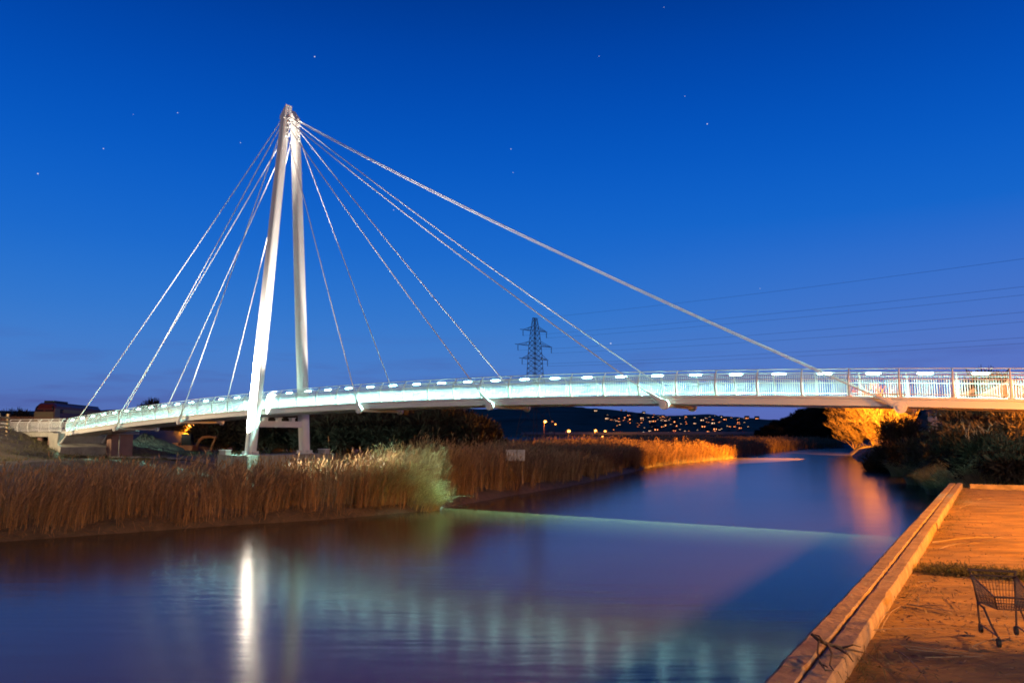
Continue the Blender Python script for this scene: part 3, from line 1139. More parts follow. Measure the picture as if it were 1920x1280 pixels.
# ------------------------------------------------------------------ plants
def stalks(P, h, lean, width, bend=0.5, plume=0.5, leaves=2, face=None):
    """ribbons: arrays of base points P (n,3), heights h (n), lean vectors (n,2) = horizontal travel of the tip"""
    n_ = len(P)
    ang = RNG.uniform(0, math.pi, n_) if face is None else face + RNG.normal(0, 0.7, n_)
    w = np.c_[np.cos(ang), np.sin(ang), np.zeros(n_)] * width[:, None] / 2
    V, F = [], []
    base = 0
    ts = [0, 0.4, 0.75, 1.0]
    wk = [1.0, 0.9, 0.7, 0.4]
    pts = []
    for t_ in ts:
        c_ = P + np.c_[lean * (t_ ** 2)[..., None] if False else lean * t_ ** (1 + bend), h * t_ - np.hypot(*lean.T) * 0.25 * t_ ** 3]
        pts.append(c_)
    for c_, k in zip(pts, wk):
        V += [c_ - w * k, c_ + w * k]
    idx = np.arange(n_)
    for k in range(3):
        F.append(np.c_[2 * k * n_ + idx, (2 * k + 1) * n_ + idx, (2 * k + 3) * n_ + idx, (2 * k + 2) * n_ + idx])
    base = 8 * n_
    tip = pts[3]
    dtip = pts[3] - pts[2]
    dtip /= np.linalg.norm(dtip, axis=1)[:, None] + 1e-9
    if plume > 0:
        sel = np.where(RNG.random(n_) < plume)[0]
        m_ = len(sel)
        pl = RNG.uniform(0.18, 0.34, m_)[:, None]
        droop = np.c_[lean[sel] * 0.35 + RNG.normal(0, .05, (m_, 2)), np.zeros(m_)]
        ws = w[sel] / (np.linalg.norm(w[sel], axis=1)[:, None]) * np.maximum(width[sel], 0.02)[:, None] * 1.25
        t0, t1, t2 = tip[sel] - dtip[sel] * 0.05, tip[sel] + dtip[sel] * pl * .5 + droop * .3, tip[sel] + dtip[sel] * pl + droop
        V += [t0 - ws * .2, t0 + ws * .2, t1 - ws, t1 + ws, t2 - ws * .15, t2 + ws * .15]
        k = np.arange(m_)
        F += [np.c_[base + k, base + m_ + k, base + 3 * m_ + k, base + 2 * m_ + k], np.c_[base + 2 * m_ + k, base + 3 * m_ + k, base + 5 * m_ + k, base + 4 * m_ + k]]
        base += 6 * m_
    for _ in range(leaves):
        t_ = RNG.uniform(0.25, 0.85, n_)[:, None]
        s_ = P + np.c_[lean * t_ ** (1 + bend), h[:, None] * t_]
        an = RNG.uniform(0, 2 * math.pi, n_)
        ln = RNG.uniform(0.25, 0.6, n_)[:, None] * np.clip(h[:, None] / 2, 0.3, 1.3)
        dv = np.c_[np.cos(an), np.sin(an), RNG.uniform(0.2, 1.1, n_)]
        e = s_ + dv * ln * 0.6
        e2 = e + np.c_[np.cos(an), np.sin(an), RNG.uniform(-0.9, 0.2, n_)] * ln * 0.4
        pw = np.c_[-np.sin(an), np.cos(an), np.zeros(n_)] * (width * 0.45)[:, None]
        V += [s_ - pw * .6, s_ + pw * .6, e - pw, e + pw, e2 - pw * .1, e2 + pw * .1]
        k = np.arange(n_)
        F += [np.c_[base + k, base + n_ + k, base + 3 * n_ + k, base + 2 * n_ + k], np.c_[base + 2 * n_ + k, base + 3 * n_ + k, base + 5 * n_ + k, base + 4 * n_ + k]]
        base += 6 * n_
    return np.concatenate(V), np.concatenate(F)


def scatter(x0, x1, y0, y1, n_):
    return np.c_[RNG.uniform(x0, x1, n_), RNG.uniform(y0, y1, n_)]


def keepout(P):  # clear of the pile cap
    r = P - MC[:2]
    u_, v_ = r @ al[:2], r @ inn[:2]
    return ~((np.abs(u_) < 2.0) & (np.abs(v_) < 4.4)) & ~((u_ > -3.0) & (u_ < 3.5) & (v_ < -4) & (v_ > -11) & (RNG.random(len(P)) < 0.8))


RP = []
# zones: (box, samples, accept by distance to water)
for (bx, n_, lo, hi) in (((-45, -2, 10, 52), 170000, 0.05, 5.5), ((-45, 0, 14, 62), 60000, 5.5, 12.0),
                         ((-6, 24, 44, 112), 110000, 0.0, 5.0), ((-9, 24, 44, 112), 60000, 5.0, 15.0),
                         ((16, 108, 98, 262), 130000, -0.35, 5.0), ((16, 108, 98, 275), 40000, 5.0, 20.0)):
    P = scatter(*bx, n_)
    d, rt = river(P)
    k = (d > lo) & (d < hi) & ~rt & keepout(P)
    clump = vnoise(P[:, 0] * 0.55, P[:, 1] * 0.55, 11) * 0.55 + vnoise(P[:, 0] * 1.7, P[:, 1] * 1.7, 12) * 0.45
    k &= d > lo + np.maximum(0, vnoise(P[:, 0] * .9, P[:, 1] * .9, 13) - .35) * 1.6 * (0 <= lo < 1)
    k &= RNG.random(n_) < np.clip(clump * 2.6 - 0.62, 0.06, 1)
    RP.append(P[k])
# open bed behind, as far as the pylon
P = scatter(-14, 110, 50, 300, 90000)
d, rt = river(P)
k = (d > 12) & (d < 75) & ~rt & keepout(P) & (P[:, 0] > -12 + (P[:, 1] - 50) * 0.1 - 6)
RP.append(P[k])
RP = np.concatenate(RP)
print('reeds', len(RP))
rz = ground_z(RP)
patch = vnoise(RP[:, 0] * 0.22, RP[:, 1] * 0.22, 21)
dR, _ = river(RP)
hh = (1.5 + 0.95 * sstep(-12.5, -6.5, RP[:, 0] - 0.2 * (RP[:, 1] - 44))) * (0.8 + 0.36 * patch) + 0.3 * sstep(1, 7, dR) * sstep(-13, -7, RP[:, 0])
hh = hh * np.clip(RNG.normal(1, 0.17, len(RP)), 0.45, 1.45) * (0.86 + 0.28 * vnoise(RP[:, 0] * 1.3, RP[:, 1] * 1.3, 22))
hh *= 1.0 - 0.24 * sstep(50, 66, RP[:, 1])
wind = np.array([0.16, -0.02])
lean = wind + RNG.normal(0, 0.19, (len(RP), 2)) + (vnoise(RP[:, 0] * .5, RP[:, 1] * .5, 31) - .5)[:, None] * np.array([0.5, 0.2])
# the water's edge rows lean out over the river
lean += np.array([0.25, -0.25]) * (sstep(1.6, 0.3, dR) * RNG.random(len(RP)))[:, None]
broken = RNG.random(len(RP)) < 0.10
lean = np.where(broken[:, None], lean + RNG.normal(0, 0.75, (len(RP), 2)), lean)
hh = np.where(broken, hh * RNG.uniform(.45, .95, len(RP)), hh)
lean *= hh[:, None] / 2
wd = np.maximum(0.017, RP[:, 1] * 0.00042) * RNG.uniform(0.7, 1.3, len(RP))
V, F = stalks(np.c_[RP, rz - 0.05], hh, lean, wd, plume=0.55, leaves=2)
tag(np_mesh('reeds', V, F, M['reed']), 'dense dry brown reed bed along the left river bank', 'reeds', kind='stuff')

# rough grass and clods on the left bank
P = scatter(-66, -30, 52, 92, 16000)
d, rt = river(P)
k = (d > 10) & (RNG.random(len(P)) < np.clip(vnoise(P[:, 0] * .5, P[:, 1] * .5, 61) * 1.8 - .5, 0.02, 1))
P = P[k]
V, F = stalks(np.c_[P, ground_z(P) - .03], RNG.uniform(.12, .55, len(P)), RNG.normal(0, .3, (len(P), 2)), np.full(len(P), .035), bend=.8, plume=0, leaves=1)
tag(np_mesh('slope_grass', V, F, M['grass']), 'patchy rough grass on the left bank below the approach ramp', 'grass', kind='stuff')

# fallen stems along the mud
n_ = 900
P = scatter(-30, 0, 22, 50, 30000)
d, rt = river(P)
P = P[(d > -0.2) & (d < 1.3) & ~rt][:n_]
V, F = stalks(np.c_[P, np.maximum(ground_z(P), 0) + 0.06], RNG.uniform(0.1, 0.5, len(P)), RNG.normal(0, 0.8, (len(P), 2)), np.full(len(P), 0.02), plume=0, leaves=0)
tag(np_mesh('fallen_reed_stems', V, F, M['reed']), 'fallen reed stems strewn over the mud at the water edge', 'reed stems', kind='stuff')


def tuft(name, centre, n_, rad, hmin, hmax, out, mat_, label, cat, width=0.02, dirbias=(0, 0), group=None):
    c = np.array(centre)
    a_ = RNG.uniform(0, 2 * math.pi, n_)
    r_ = rad * np.sqrt(RNG.random(n_))
    P = c[:2] + np.c_[np.cos(a_), np.sin(a_)] * r_[:, None]
    z_ = np.maximum(ground_z(P), 0.02)
    h_ = RNG.uniform(hmin, hmax, n_) * (1 - 0.35 * r_ / rad)
    ln = np.c_[np.cos(a_), np.sin(a_)] * (out * (0.3 + r_ / rad) * RNG.uniform(.4, 1.2, n_))[:, None] + np.array(dirbias)
    V, F = stalks(np.c_[P, z_ - 0.04], h_, ln * h_[:, None] / 2, np.full(n_, width) * RNG.uniform(.7, 1.3, n_), bend=0.9, plume=0.1, leaves=2)
    o = np_mesh(name, V, F, mat_, loc=(float(c[0]), float(c[1]), float(ground_z(c[None, :2])[0])))
    return tag(o, label, cat, group)


tuft('reed_tuft', (-7.3, 44.3, 0), 1500, 1.6, 1.8, 3.0, 0.8, M['tuft'], 'tall bright green-gold tuft of arching reeds caught in lamp light at the bank point', 'reed tuft', 0.032, (0.7, -0.25))
tuft('sedge_clump', (-5.3, 44.5, 0), 900, 1.2, 0.8, 1.7, 1.0, M['tuft'], 'lower green sedge clump bending over the water beside the bright tuft', 'sedge clump', 0.03, (1.1, -0.5))

# ------------------------------------------------------------------ trees and bushes


def branch_mesh(height, spread, trunk_r, levels, n_limbs, twig_w, seed, upright=0.5, limb_len=0.5, twigs=5, low=0.15, trunk=True, trunks=1, splay=0.35):
    rg = random.Random(seed)
    mb_ = MB()
    fine = []

    def grow(p, d, ln, r, lev):
        pts = [p]
        q_ = p.copy()
        dd = d.copy()
        segs = 3 if lev < 2 else 2
        for k in range(segs):
            dd = dd + np.array([rg.gauss(0, .16), rg.gauss(0, .16), rg.gauss(0.05, .1)])
            dd /= np.linalg.norm(dd)
            q_ = q_ + dd * ln / segs
            pts.append(q_.copy())
        if lev <= 1:
            mb_.tube(pts, list(np.linspace(r, r * 0.5, len(pts))), 5, caps=False)
        else:
            fine.append((pts, max(r, twig_w)))
        if lev >= levels:
            return
        nchild = n_limbs if lev == 0 else twigs
        for c_ in range(nchild):
            t_ = rg.uniform(low if lev == 0 else 0.2, 1.0)
            f_ = t_ * segs
            i = min(int(f_), segs - 1)
            bp_ = pts[i] + (pts[i + 1] - pts[i]) * (f_ - i)
            az = rg.uniform(0, 2 * math.pi)
            el = rg.uniform(0.1, 0.9) if lev == 0 else rg.uniform(-0.1, 1.0)
            nd = np.array([math.cos(az) * math.cos(el), math.sin(az) * math.cos(el), math.sin(el) + upright * 0.4])
            nd = nd * spread + d * 0.55
            nd /= np.linalg.norm(nd)
            grow(bp_, nd, ln * rg.uniform(0.4, 0.75) * (limb_len / 0.5), r * 0.45, lev + 1)

    for k in range(trunks):
        off = np.array([rg.gauss(0, .25), rg.gauss(0, .25), 0]) * (trunks > 1) * height * 0.15
        dv = np.array([rg.gauss(0, .08 if trunks == 1 else splay), rg.gauss(0, .08 if trunks == 1 else splay), 1.0])
        grow(off, dv / np.linalg.norm(dv), height * (0.75 if trunks == 1 else rg.uniform(.5, .8)), trunk_r, 0)
    # fine twigs as thin three-sided ribbons
    V, F = [], []
    for pts, w_ in fine:
        for k in range(len(pts) - 1):
            a_, b2_ = pts[k], pts[k + 1]
            d_ = b2_ - a_
            s_ = np.cross(d_, [rg.gauss(0, 1), rg.gauss(0, 1), rg.gauss(0, 1)])
            s_ = s_ / (np.linalg.norm(s_) + 1e-9) * w_ / 2
            n0 = len(V)
            e_ = 0.75 ** k
            V += [a_ - s_ * e_, a_ + s_ * e_, b2_ + s_ * e_ * .6, b2_ - s_ * e_ * .6]
            F.append((n0, n0 + 1, n0 + 2, n0 + 3))
    return mb_, np.array(V), np.array(F)


def bare_tree(name, loc, label, cat, group, mat_, height, **kw):
    root = empty(name, loc, label, cat, group)
    mb_, V, F = branch_mesh(height, **kw)
    o = MB()
    o.v, o.f, o.m = [(v[0] + loc[0], v[1] + loc[1], v[2] + loc[2]) for v in mb_.v], mb_.f, mb_.m
    o.build('trunk', mat_, root, True)
    c = np_mesh('crown', V + np.array(loc), F, mat_, loc=loc)
    c.parent = root
    c.location = (0, 0, 0)
    return root


def scrub_tree(name, loc, label, cat, group, h, w, seed, mat_, n_=2600, leaf=0.3):
    """twiggy winter tree: trunk with limbs and a crown of small twig-sprays in uneven clumps"""
    rg = np.random.default_rng(seed)
    root = empty(name, loc, label, cat, group)
    mb_ = MB()
    L0 = np.array(loc)
    mb_.tube([L0, L0 + [0.1, 0, h * .4], L0 + [0.0, .1, h * .75]], [0.05 * h * .6, 0.03 * h * .6, 0.01 * h], 7)
    cl = []
    for k in range(16):
        an, rr, zz_ = rg.uniform(0, 6.28), w * math.sqrt(rg.random()) * 0.62, h * rg.uniform(0.28, 0.86)
        rr *= 1 - 0.55 * max(0, (zz_ / h - 0.5) / 0.5) ** 1.5
        c = np.array([math.cos(an) * rr, math.sin(an) * rr, zz_])
        cl.append((c, w * rg.uniform(0.26, 0.46)))
        mb_.tube([L0 + [0, 0, zz_ * .45], L0 + c * [.6, .6, .85], L0 + c], [0.018 * h, 0.01 * h, 0.004 * h], 5, caps=False)
    mb_.build('trunk', M['twig_dark'], root, True)
    cs = np.array([c for c, _ in cl])
    rs = np.array([r_ for _, r_ in cl])
    i = rg.integers(0, 16, n_)
    dv = rg.normal(0, 1, (n_, 3))
    dv /= np.linalg.norm(dv, axis=1)[:, None]
    c = cs[i] + dv * (rs[i] * rg.random(n_) ** 0.45)[:, None] * [1, 1, 0.85]
    c[:, 2] = np.maximum(c[:, 2], 0.1)
    u = dv * 0.8 + rg.normal(0, .5, (n_, 3)) + [0, 0, .5]
    u /= np.linalg.norm(u, axis=1)[:, None]
    s_ = np.cross(u, rg.normal(0, 1, (n_, 3)))
    s_ /= np.linalg.norm(s_, axis=1)[:, None]
    ln = leaf * rg.uniform(.6, 1.5, n_)[:, None]
    wd_ = ln * 0.16
    V = np.concatenate([c - s_ * wd_, c + s_ * wd_, c + u * ln * 1.4 + s_ * wd_ * .4, c + u * ln * 1.4 - s_ * wd_ * .4])
    k = np.arange(n_)
    cr_ = np_mesh('crown', V + L0, np.c_[k, n_ + k, 2 * n_ + k, 3 * n_ + k], mat_, loc=loc)
    cr_.parent = root
    cr_.location = (0, 0, 0)
    return root


# dark scrub trees beyond the reeds on the left bank
kinds = [scrub_tree('scrub_tree', (-2.5 + 0, 92.0, 0.6), 'dark brown leafless scrub tree in the belt beyond the reed bed', 'tree', 'scrub trees beyond the reeds', 6.3, 3.4, s_, M['twig_dark'], 5200, 0.42)
         for s_ in (1, 2, 3)]
spots = []
for px, Y in ((385, 118), (420, 112), (455, 116), (490, 106), (520, 112), (545, 104), (570, 98), (600, 104), (628, 96), (655, 101), (685, 95), (712, 100), (740, 94),
              (768, 99), (795, 93), (820, 97), (845, 92), (868, 96), (888, 92), (905, 94), (330, 125), (355, 128), (300, 132), (438, 104), (505, 96), (585, 92), (640, 90), (700, 89), (760, 88), (815, 88), (862, 88)):
    spots.append((px, Y))
for i, (px, Y) in enumerate(spots):
    o = kinds[i] if i < 3 else copy_tree(kinds[i % 3])
    p_ = at_y(px, 830, Y)
    o.location = (p_[0], p_[1], 0.8)
    o.rotation_euler = (0, 0, random.uniform(0, 6.28))
    k = random.uniform(0.86, 1.1) * (0.85 if px > 880 else 1.0)
    o.scale = (k * 1.05, k * 1.05, k)

# the wooded rise on the right
kinds = [scrub_tree('hillside_tree', (0, 0, 0), 'dark tree on the wooded rise beyond the river bend', 'tree', 'trees on the wooded rise', 9, 5.2, s_, M['leaf_dark'], 3600, 0.75) for s_ in (11, 12, 13)]
cnt = 0
for px in range(1418, 1700, 7):
    for row in range(3):
        Y = 300 + row * 26 + random.uniform(-8, 8)
        X = (px + random.uniform(-5, 5) - 960) / 1450 / cosp * Y
        o = kinds[cnt] if cnt < 3 else copy_tree(kinds[cnt % 3])
        k = random.uniform(0.55, 1.0) * np.interp(px, [1418, 1440, 1500, 1700], [0.5, 0.7, 0.85, 0.9])
        o.location = (X, Y, float(rise_z(np.array([X]), np.array([Y]))[0]) - 0.4)
        o.rotation_euler = (0, 0, random.uniform(0, 6.28))
        o.scale = (k, k, k)
        cnt += 1
# lone treetops poking over the deck at left, tree crowns behind the house
for (px, py, Y, h, w, lab) in ((286, 760, 150, 9.6, 4.5, 'dark leafless tree whose top shows just above the left end of the railing'),
                               (30, 792, 150, 6.5, 5, 'low dark tree on the skyline above the palisade fence'),
                               (1885, 800, 68, 7.5, 4.2, 'dark tree standing behind the gabled boathouse, right half'),
                               (1845, 800, 75, 7.4, 3.4, 'dark tree standing behind the gabled boathouse, left half')):
    p_ = at_y(px, 830, Y)
    scrub_tree('bare_tree', (p_[0], p_[1], 2.0), lab, 'tree', None, h, w, int(px), M['twig_dark'], 5000, 0.4)

# lamp-lit bushes on the right bank
for (px, py, Y, h, seed, lab, tr) in ((1606, 842, 176, 9.5, 5, 'big bare bush glowing orange in lamp light, nearest the river bend', 7),
                                      (1640, 836, 168, 10.0, 6, 'big bare bush glowing orange in lamp light, middle of the three', 7),
                                      (1676, 826, 160, 8.5, 8, 'big bare bush glowing orange in lamp light, nearest the bank path', 6)):
    p_ = at_y(px, py, Y)
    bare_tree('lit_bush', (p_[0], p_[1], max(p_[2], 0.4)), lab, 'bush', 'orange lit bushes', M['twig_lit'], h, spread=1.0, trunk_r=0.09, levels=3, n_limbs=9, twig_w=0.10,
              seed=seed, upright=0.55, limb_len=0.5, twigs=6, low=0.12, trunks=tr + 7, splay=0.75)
bushes = [(1660, 868, 92, 3.6, 'dark low bramble bush at the water edge left of the pale grass'),
          (1705, 860, 78, 3.8, 'dark bramble bush above the pale grass clump'),
          (1745, 852, 66, 4.2, 'brown tangled bush below the bright shed wall'),
          (1822, 868, 52, 3.0, 'dark bramble bush beside the pale grass, nearer the quay'),
          (1792, 862, 57, 3.6, 'dark bramble bush below the bright shed gable'),
          (1850, 880, 47, 2.7, 'dark tangled bush just beyond the far end of the quay'),
          (1905, 878, 44, 3.1, 'dark tangled bush at the right edge beyond the quay'),
          (1875, 845, 56, 4.0, 'greyish bush in front of the boathouse door'),
          (1920, 850, 55, 4.6, 'greyish bush right of the boathouse door'),
          (1812, 850, 58, 4.6, 'greyish bush left of the pale boathouse wall'),
          (1690, 835, 110, 4.5, 'dark bush between the orange bushes and the brambles')]
for i, (px, py, Y, h, lab) in enumerate(bushes):
    p_ = at_y(px, py, Y)
    z_ = float(ground_z(p_[None, :2])[0])
    scrub_tree('bramble_bush', (p_[0], p_[1], z_ - 0.1), lab, 'bush', None, h, h * (0.72 if Y < 80 else 1.0), 40 + i, M['twig'] if i in (2, 4, 7, 8, 9) else M['twig_dark'], 5200, 0.26 if Y < 80 else .3)
bare_tree('shade_bush', (13.3, 10.2, QZ), 'tall bare bush out of view, added to shade the near end of the quay', 'bush', None, M['twig_dark'], 4.2, spread=0.9, trunk_r=0.05, levels=3, n_limbs=9,
          twig_w=0.035, seed=77, upright=0.4, limb_len=0.5, twigs=5, low=0.1, trunks=5)  # unseen bush put in to dapple the near quay with shade
# pale fallen limbs over the bushes
for px, py, Y, lab, sd in ((1800, 838, 50, 'pale bare bough arching over the dark brambles below the footbridge', 3),
                           (1770, 800, 58, 'pale bare bough reaching left below the bright shed wall', 4)):
    p_ = at_y(px, py, Y)
    bare_tree('pale_bough', (p_[0] + 1.4, p_[1], p_[2] - 0.9), lab, 'branch', None, M['twig_pale'], 2.6, spread=0.9, trunk_r=0.06, levels=2, n_limbs=7, twig_w=0.035, seed=sd, upright=0.1,
              limb_len=0.5, twigs=4, low=0.2, trunks=2)
# rough grass on the right bank
P = scatter(22, 62, 40, 130, 60000)
d, rt = river(P)
k = (d > 0.2) & (d < 8) & rt & (RNG.random(len(P)) < np.clip(vnoise(P[:, 0] * .4, P[:, 1] * .4, 44) * 1.6 - .3, 0.05, 1))
P = P[k]
h_ = RNG.uniform(0.4, 1.1, len(P)) * (0.6 + vnoise(P[:, 0] * .3, P[:, 1] * .3, 45))
V, F = stalks(np.c_[P, ground_z(P) - .03], h_, RNG.normal(0, .35, (len(P), 2)) + [-0.2, -.1], np.maximum(0.016, P[:, 1] * .0004), bend=.8, plume=0, leaves=1)
tag(np_mesh('bank_grass', V, F, M['grass']), 'rough winter grass on the right river bank', 'grass', kind='stuff')
for px, py, Y, n_, lab in ((1722, 898, 66, 2200, 'tall pale clump of dry grass hanging down to the water, larger one'),
                           (1762, 910, 55, 1500, 'tall pale clump of dry grass hanging down to the water, nearer the quay'),
                           (1688, 884, 80, 1500, 'pale clump of dry grass at the water edge below the orange bushes'),
                           (1748, 872, 62, 1500, 'pale clump of dry grass standing higher up behind the two at the water'),
                           (1796, 905, 50, 1400, 'pale clump of dry grass just beyond the corner of the quay'),
                           (1842, 890, 46, 1200, 'short pale clump of dry grass in front of the tangled bush beyond the quay')):
    p_ = at_y(px, py, Y)
    tuft('grass_clump', (p_[0] + 1.2, p_[1] + .6, 0), n_, 1.7, 1.5, 2.7, 0.8, M['straw'], lab, 'grass clump', 0.03, (-0.6, -0.3))


# ------------------------------------------------------------------ pylon and its wires
def pylon():
    Yp = 262.0
    cx_ = at_y(1003, 640, Yp)[0]
    z0 = 1.0
    zt_ = at_y(1003, 597, Yp)[2]
    sc = Yp / 1450.0
    root = empty('electricity_pylon', (cx_, Yp, z0), 'tall steel lattice electricity pylon behind the footbridge', 'pylon')
    ca, sa = math.cos(math.radians(38)), math.sin(math.radians(38))

    def Q(u, v, z):
        return np.array([cx_ + u * ca - v * sa, Yp + u * sa + v * ca, z])
    zpx = lambda y: at_y(1003, y, Yp)[2]
    prof_ = [(z0, 5.1), (zpx(765), 3.1), (zpx(700), 1.95), (zpx(672), 1.75), (zpx(645), 1.45), (zpx(618), 1.0), (zpx(600), 0.62), (zt_, 0.55)]
    zs = [p_[0] for p_ in prof_]
    hw = lambda z: float(np.interp(z, zs, [p_[1] for p_ in prof_]))
    m_ = MB()
    for su, sv in ((1, 1), (1, -1), (-1, 1), (-1, -1)):
        m_.tube([Q(su * w_, sv * w_, z_) for z_, w_ in prof_], 0.13, 4)
    lev = list(np.linspace(z0, zpx(765), 3)) + list(np.linspace(zpx(765), zpx(700), 5)[1:]) + list(np.linspace(zpx(700), zt_, 12)[1:])
    for a_, b2_ in zip(lev[:-1], lev[1:]):
        wa, wb_ = hw(a_), hw(b2_)
        for (u0, v0), (u1, v1) in (((1, 1), (1, -1)), ((1, -1), (-1, -1)), ((-1, -1), (-1, 1)), ((-1, 1), (1, 1))):
            m_.tube([Q(u0 * wa, v0 * wa, a_), Q(u1 * wb_, v1 * wb_, b2_)], 0.06, 4)
            m_.tube([Q(u1 * wa, v1 * wa, a_), Q(u0 * wb_, v0 * wb_, b2_)], 0.06, 4)
            m_.tube([Q(u0 * wb_, v0 * wb_, b2_), Q(u1 * wb_, v1 * wb_, b2_)], 0.05, 4)
    m_.build('lattice_body', M['steel_dark'], root)
    tips = []
    for y_, l_ in ((620, 5.2), (648, 7.4), (673, 5.6)):
        z_ = zpx(y_)
        w_ = hw(z_)
        m_ = MB()
        for sgn in (-1, 1):
            tip = Q(sgn * l_, 0, z_)
            for sv in (-1, 1):
                m_.tube([Q(sgn * w_, sv * w_, z_), tip], 0.09, 4)
                m_.tube([Q(sgn * hw(z_ + 1.5), sv * hw(z_ + 1.5), z_ + 1.5), tip], 0.07, 4)
                m_.tube([Q(sgn * (w_ + l_) / 2, sv * w_ / 2, z_), Q(sgn * (w_ + l_) / 2.6, 0, z_ + 0.95)], 0.05, 4)
            m_.tube([tip - np.array([0.3 * ca, 0.3 * sa, 0]) * 4, tip + np.array([0.3 * ca, 0.3 * sa, 0]) * 1], 0.12, 4)
            tips.append(tip)
        arm = m_.build('cross_arm', M['steel_dark'], root)
        for sgn in (-1, 1):
            tip = Q(sgn * l_, 0, z_)
            m_ = MB()
            for k in range(7):
                m_.tube([tip - [0, 0, 0.25 + k * .27], tip - [0, 0, 0.43 + k * .27]], [0.17, 0.12], 8)
            m_.build('insulator', M['wire'], arm, True)
    m_ = MB()
    m_.box(Q(0, 0, zt_ + 0.1), (1.9, 0.5, 0.18), math.radians(38))
    m_.build('peak', M['steel_dark'], root)
    # wires to the next tower, out of frame on the right
    dirw = np.array([95.0, -117.0, 0])
    i = 0
    labs = ['topmost dark earth wire running right from the pylon peak', None]
    allp = [Q(0, 0, zt_)] + [t_ - np.array([0, 0, 2.1]) for t_ in tips]
    nm = ['thin dark power wire from the upper left arm of the pylon', 'thin dark power wire from the upper right arm of the pylon',
          'thin dark power wire from the long middle left arm of the pylon', 'thin dark power wire from the long middle right arm of the pylon',
          'thin dark power wire from the lowest left arm of the pylon', 'thin dark power wire from the lowest right arm of the pylon']
    labs = ['topmost dark earth wire running right from the pylon peak'] + nm
    for j, p_ in enumerate(allp):
        end = p_ + dirw * 2.6
        end[2] += -3
        m_ = MB()
        pts = []
        for t_ in np.linspace(0, 1, 28):
            q_ = p_ + (end - p_) * t_
            q_[2] -= 4 * 4.5 * t_ * (1 - t_)
            pts.append(q_)
        m_.tube(pts, 0.027, 4)
        tag(m_.build('power_wire', M['wire']), labs[j], 'power wire', 'wires of the power line')


pylon()


# ------------------------------------------------------------------ viaduct, lamps, cars, village
def viaduct():
    p0, p1 = at_y(985, 812, 560), at_y(1475, 812, 430)
    p0[2] = p1[2] = 0
    root = empty('road_viaduct', (float(p0[0]), float(p0[1]), 0), 'long low concrete road viaduct on pillars across the far estuary', 'viaduct')
    d_ = p1 - p0
    L2 = np.linalg.norm(d_)
    u = d_ / L2
    v = np.array([-u[1], u[0], 0])
    up = np.array([0, 0, 1.0])
    m_ = MB()
    m_.box((p0 + p1) / 2 + up * 4.9, (L2, 9, 0.7), ax=(u, v, up))
    m_.box((p0 + p1) / 2 + up * 4.35, (L2, 6, 0.5), ax=(u, v, up))
    m_.build('road_deck', M['concrete'], root)
    for sg in (-4.4, 4.4):
        m_ = MB()
        m_.box((p0 + p1) / 2 + up * 5.65 + v * sg, (L2, 0.2, 0.8), ax=(u, v, up))
        m_.build('parapet', M['concrete'], root)
    for k in range(26):
        m_ = MB()
        c = p0 + u * L2 * (k + 0.5) / 26
        for sg in (-2, 2):
            m_.box(c + v * sg + up * 2.2, (0.9, 0.9, 3.9), ax=(u, v, up))
        m_.build('pillar', M['concrete'], root)
    return p0, u, v, L2


vp0, vu, vv, vL = viaduct()


def car_on(p_, yaw, first=[None]):
    if first[0] is None:
        root = empty('car', (0, 0, 0), 'small distant car with lit lamps driving on the far viaduct', 'car', 'cars on the far viaduct')
        m_ = MB()
        m_.ribbon_loop([[(x_, y_, z_) for x_, z_ in ((-2.1, .35), (2.1, .35), (2.1, .8), (1.2, .95), (.6, 1.42), (-1.2, 1.42), (-1.9, .95), (-2.1, .8))] for y_ in (-.85, .85)])
        m_.build('body', M['roofdark'], root)
        for x_, mt, nm in ((2.12, M['headlight'], 'headlight'), (-2.12, M['red_small'], 'tail_light')):
            for y_ in (-.6, .6):
                m_ = MB()
                m_.sphere((x_, y_, .7), (.1, .2, .14), 8, 5)
                m_.build(nm, mt, root)
        for x_ in (-1.3, 1.3):
            for y_ in (-.8, .8):
                m_ = MB()
                m_.tube([(x_, y_ - .1, .33), (x_, y_ + .1, .33)], .33, 12)
                m_.build('wheel', M['black'], root)
        first[0] = root
        o = root
    else:
        o = copy_tree(first[0])
    o.location = p_
    o.rotation_euler = (0, 0, yaw)


yaw = math.atan2(vu[1], vu[0])
for k, f_ in enumerate((0.1, 0.19, 0.24, 0.42, 0.5, 0.63, 0.79, 0.86, 0.91)):
    car_on(tuple(vp0 + vu * vL * f_ + vv * (-2 if k % 2 else 2) + np.array([0, 0, 5.27])), yaw + (math.pi if k % 2 else 0))


def street_lamp(px, py, Y, zg, label, power=0, r=0.45):
    p_ = at_y(px, py, Y)
    root = empty('street_lamp', (p_[0], p_[1], zg), label, 'street lamp')
    m_ = MB()
    m_.tube([(p_[0], p_[1], zg), (p_[0], p_[1], p_[2] + 0.1)], [0.11, 0.07], 8)
    m_.tube([(p_[0], p_[1], p_[2] + .1), (p_[0] + .5, p_[1] - .6, p_[2] + .28)], 0.05, 6)
    m_.build('post', M['steel_dark'], root, True)
    m_ = MB()
    m_.sphere((p_[0] + .5, p_[1] - .6, p_[2]), (r, r, r * .7), 10, 6)
    m_.build('lamp', M['sodium'], root, True)
    m_ = MB()
    m_.box((p_[0] + .5, p_[1] - .6, p_[2] + r * .75), (r * 1.6, r * 1.6, r * .25))
    m_.build('hood', M['steel_dark'], root)
    if power:
        light('street_lamp_light', 'POINT', (p_[0] + .5, p_[1] - 1.2 - r, p_[2] - r), power, SODIUM, None, 0.3)


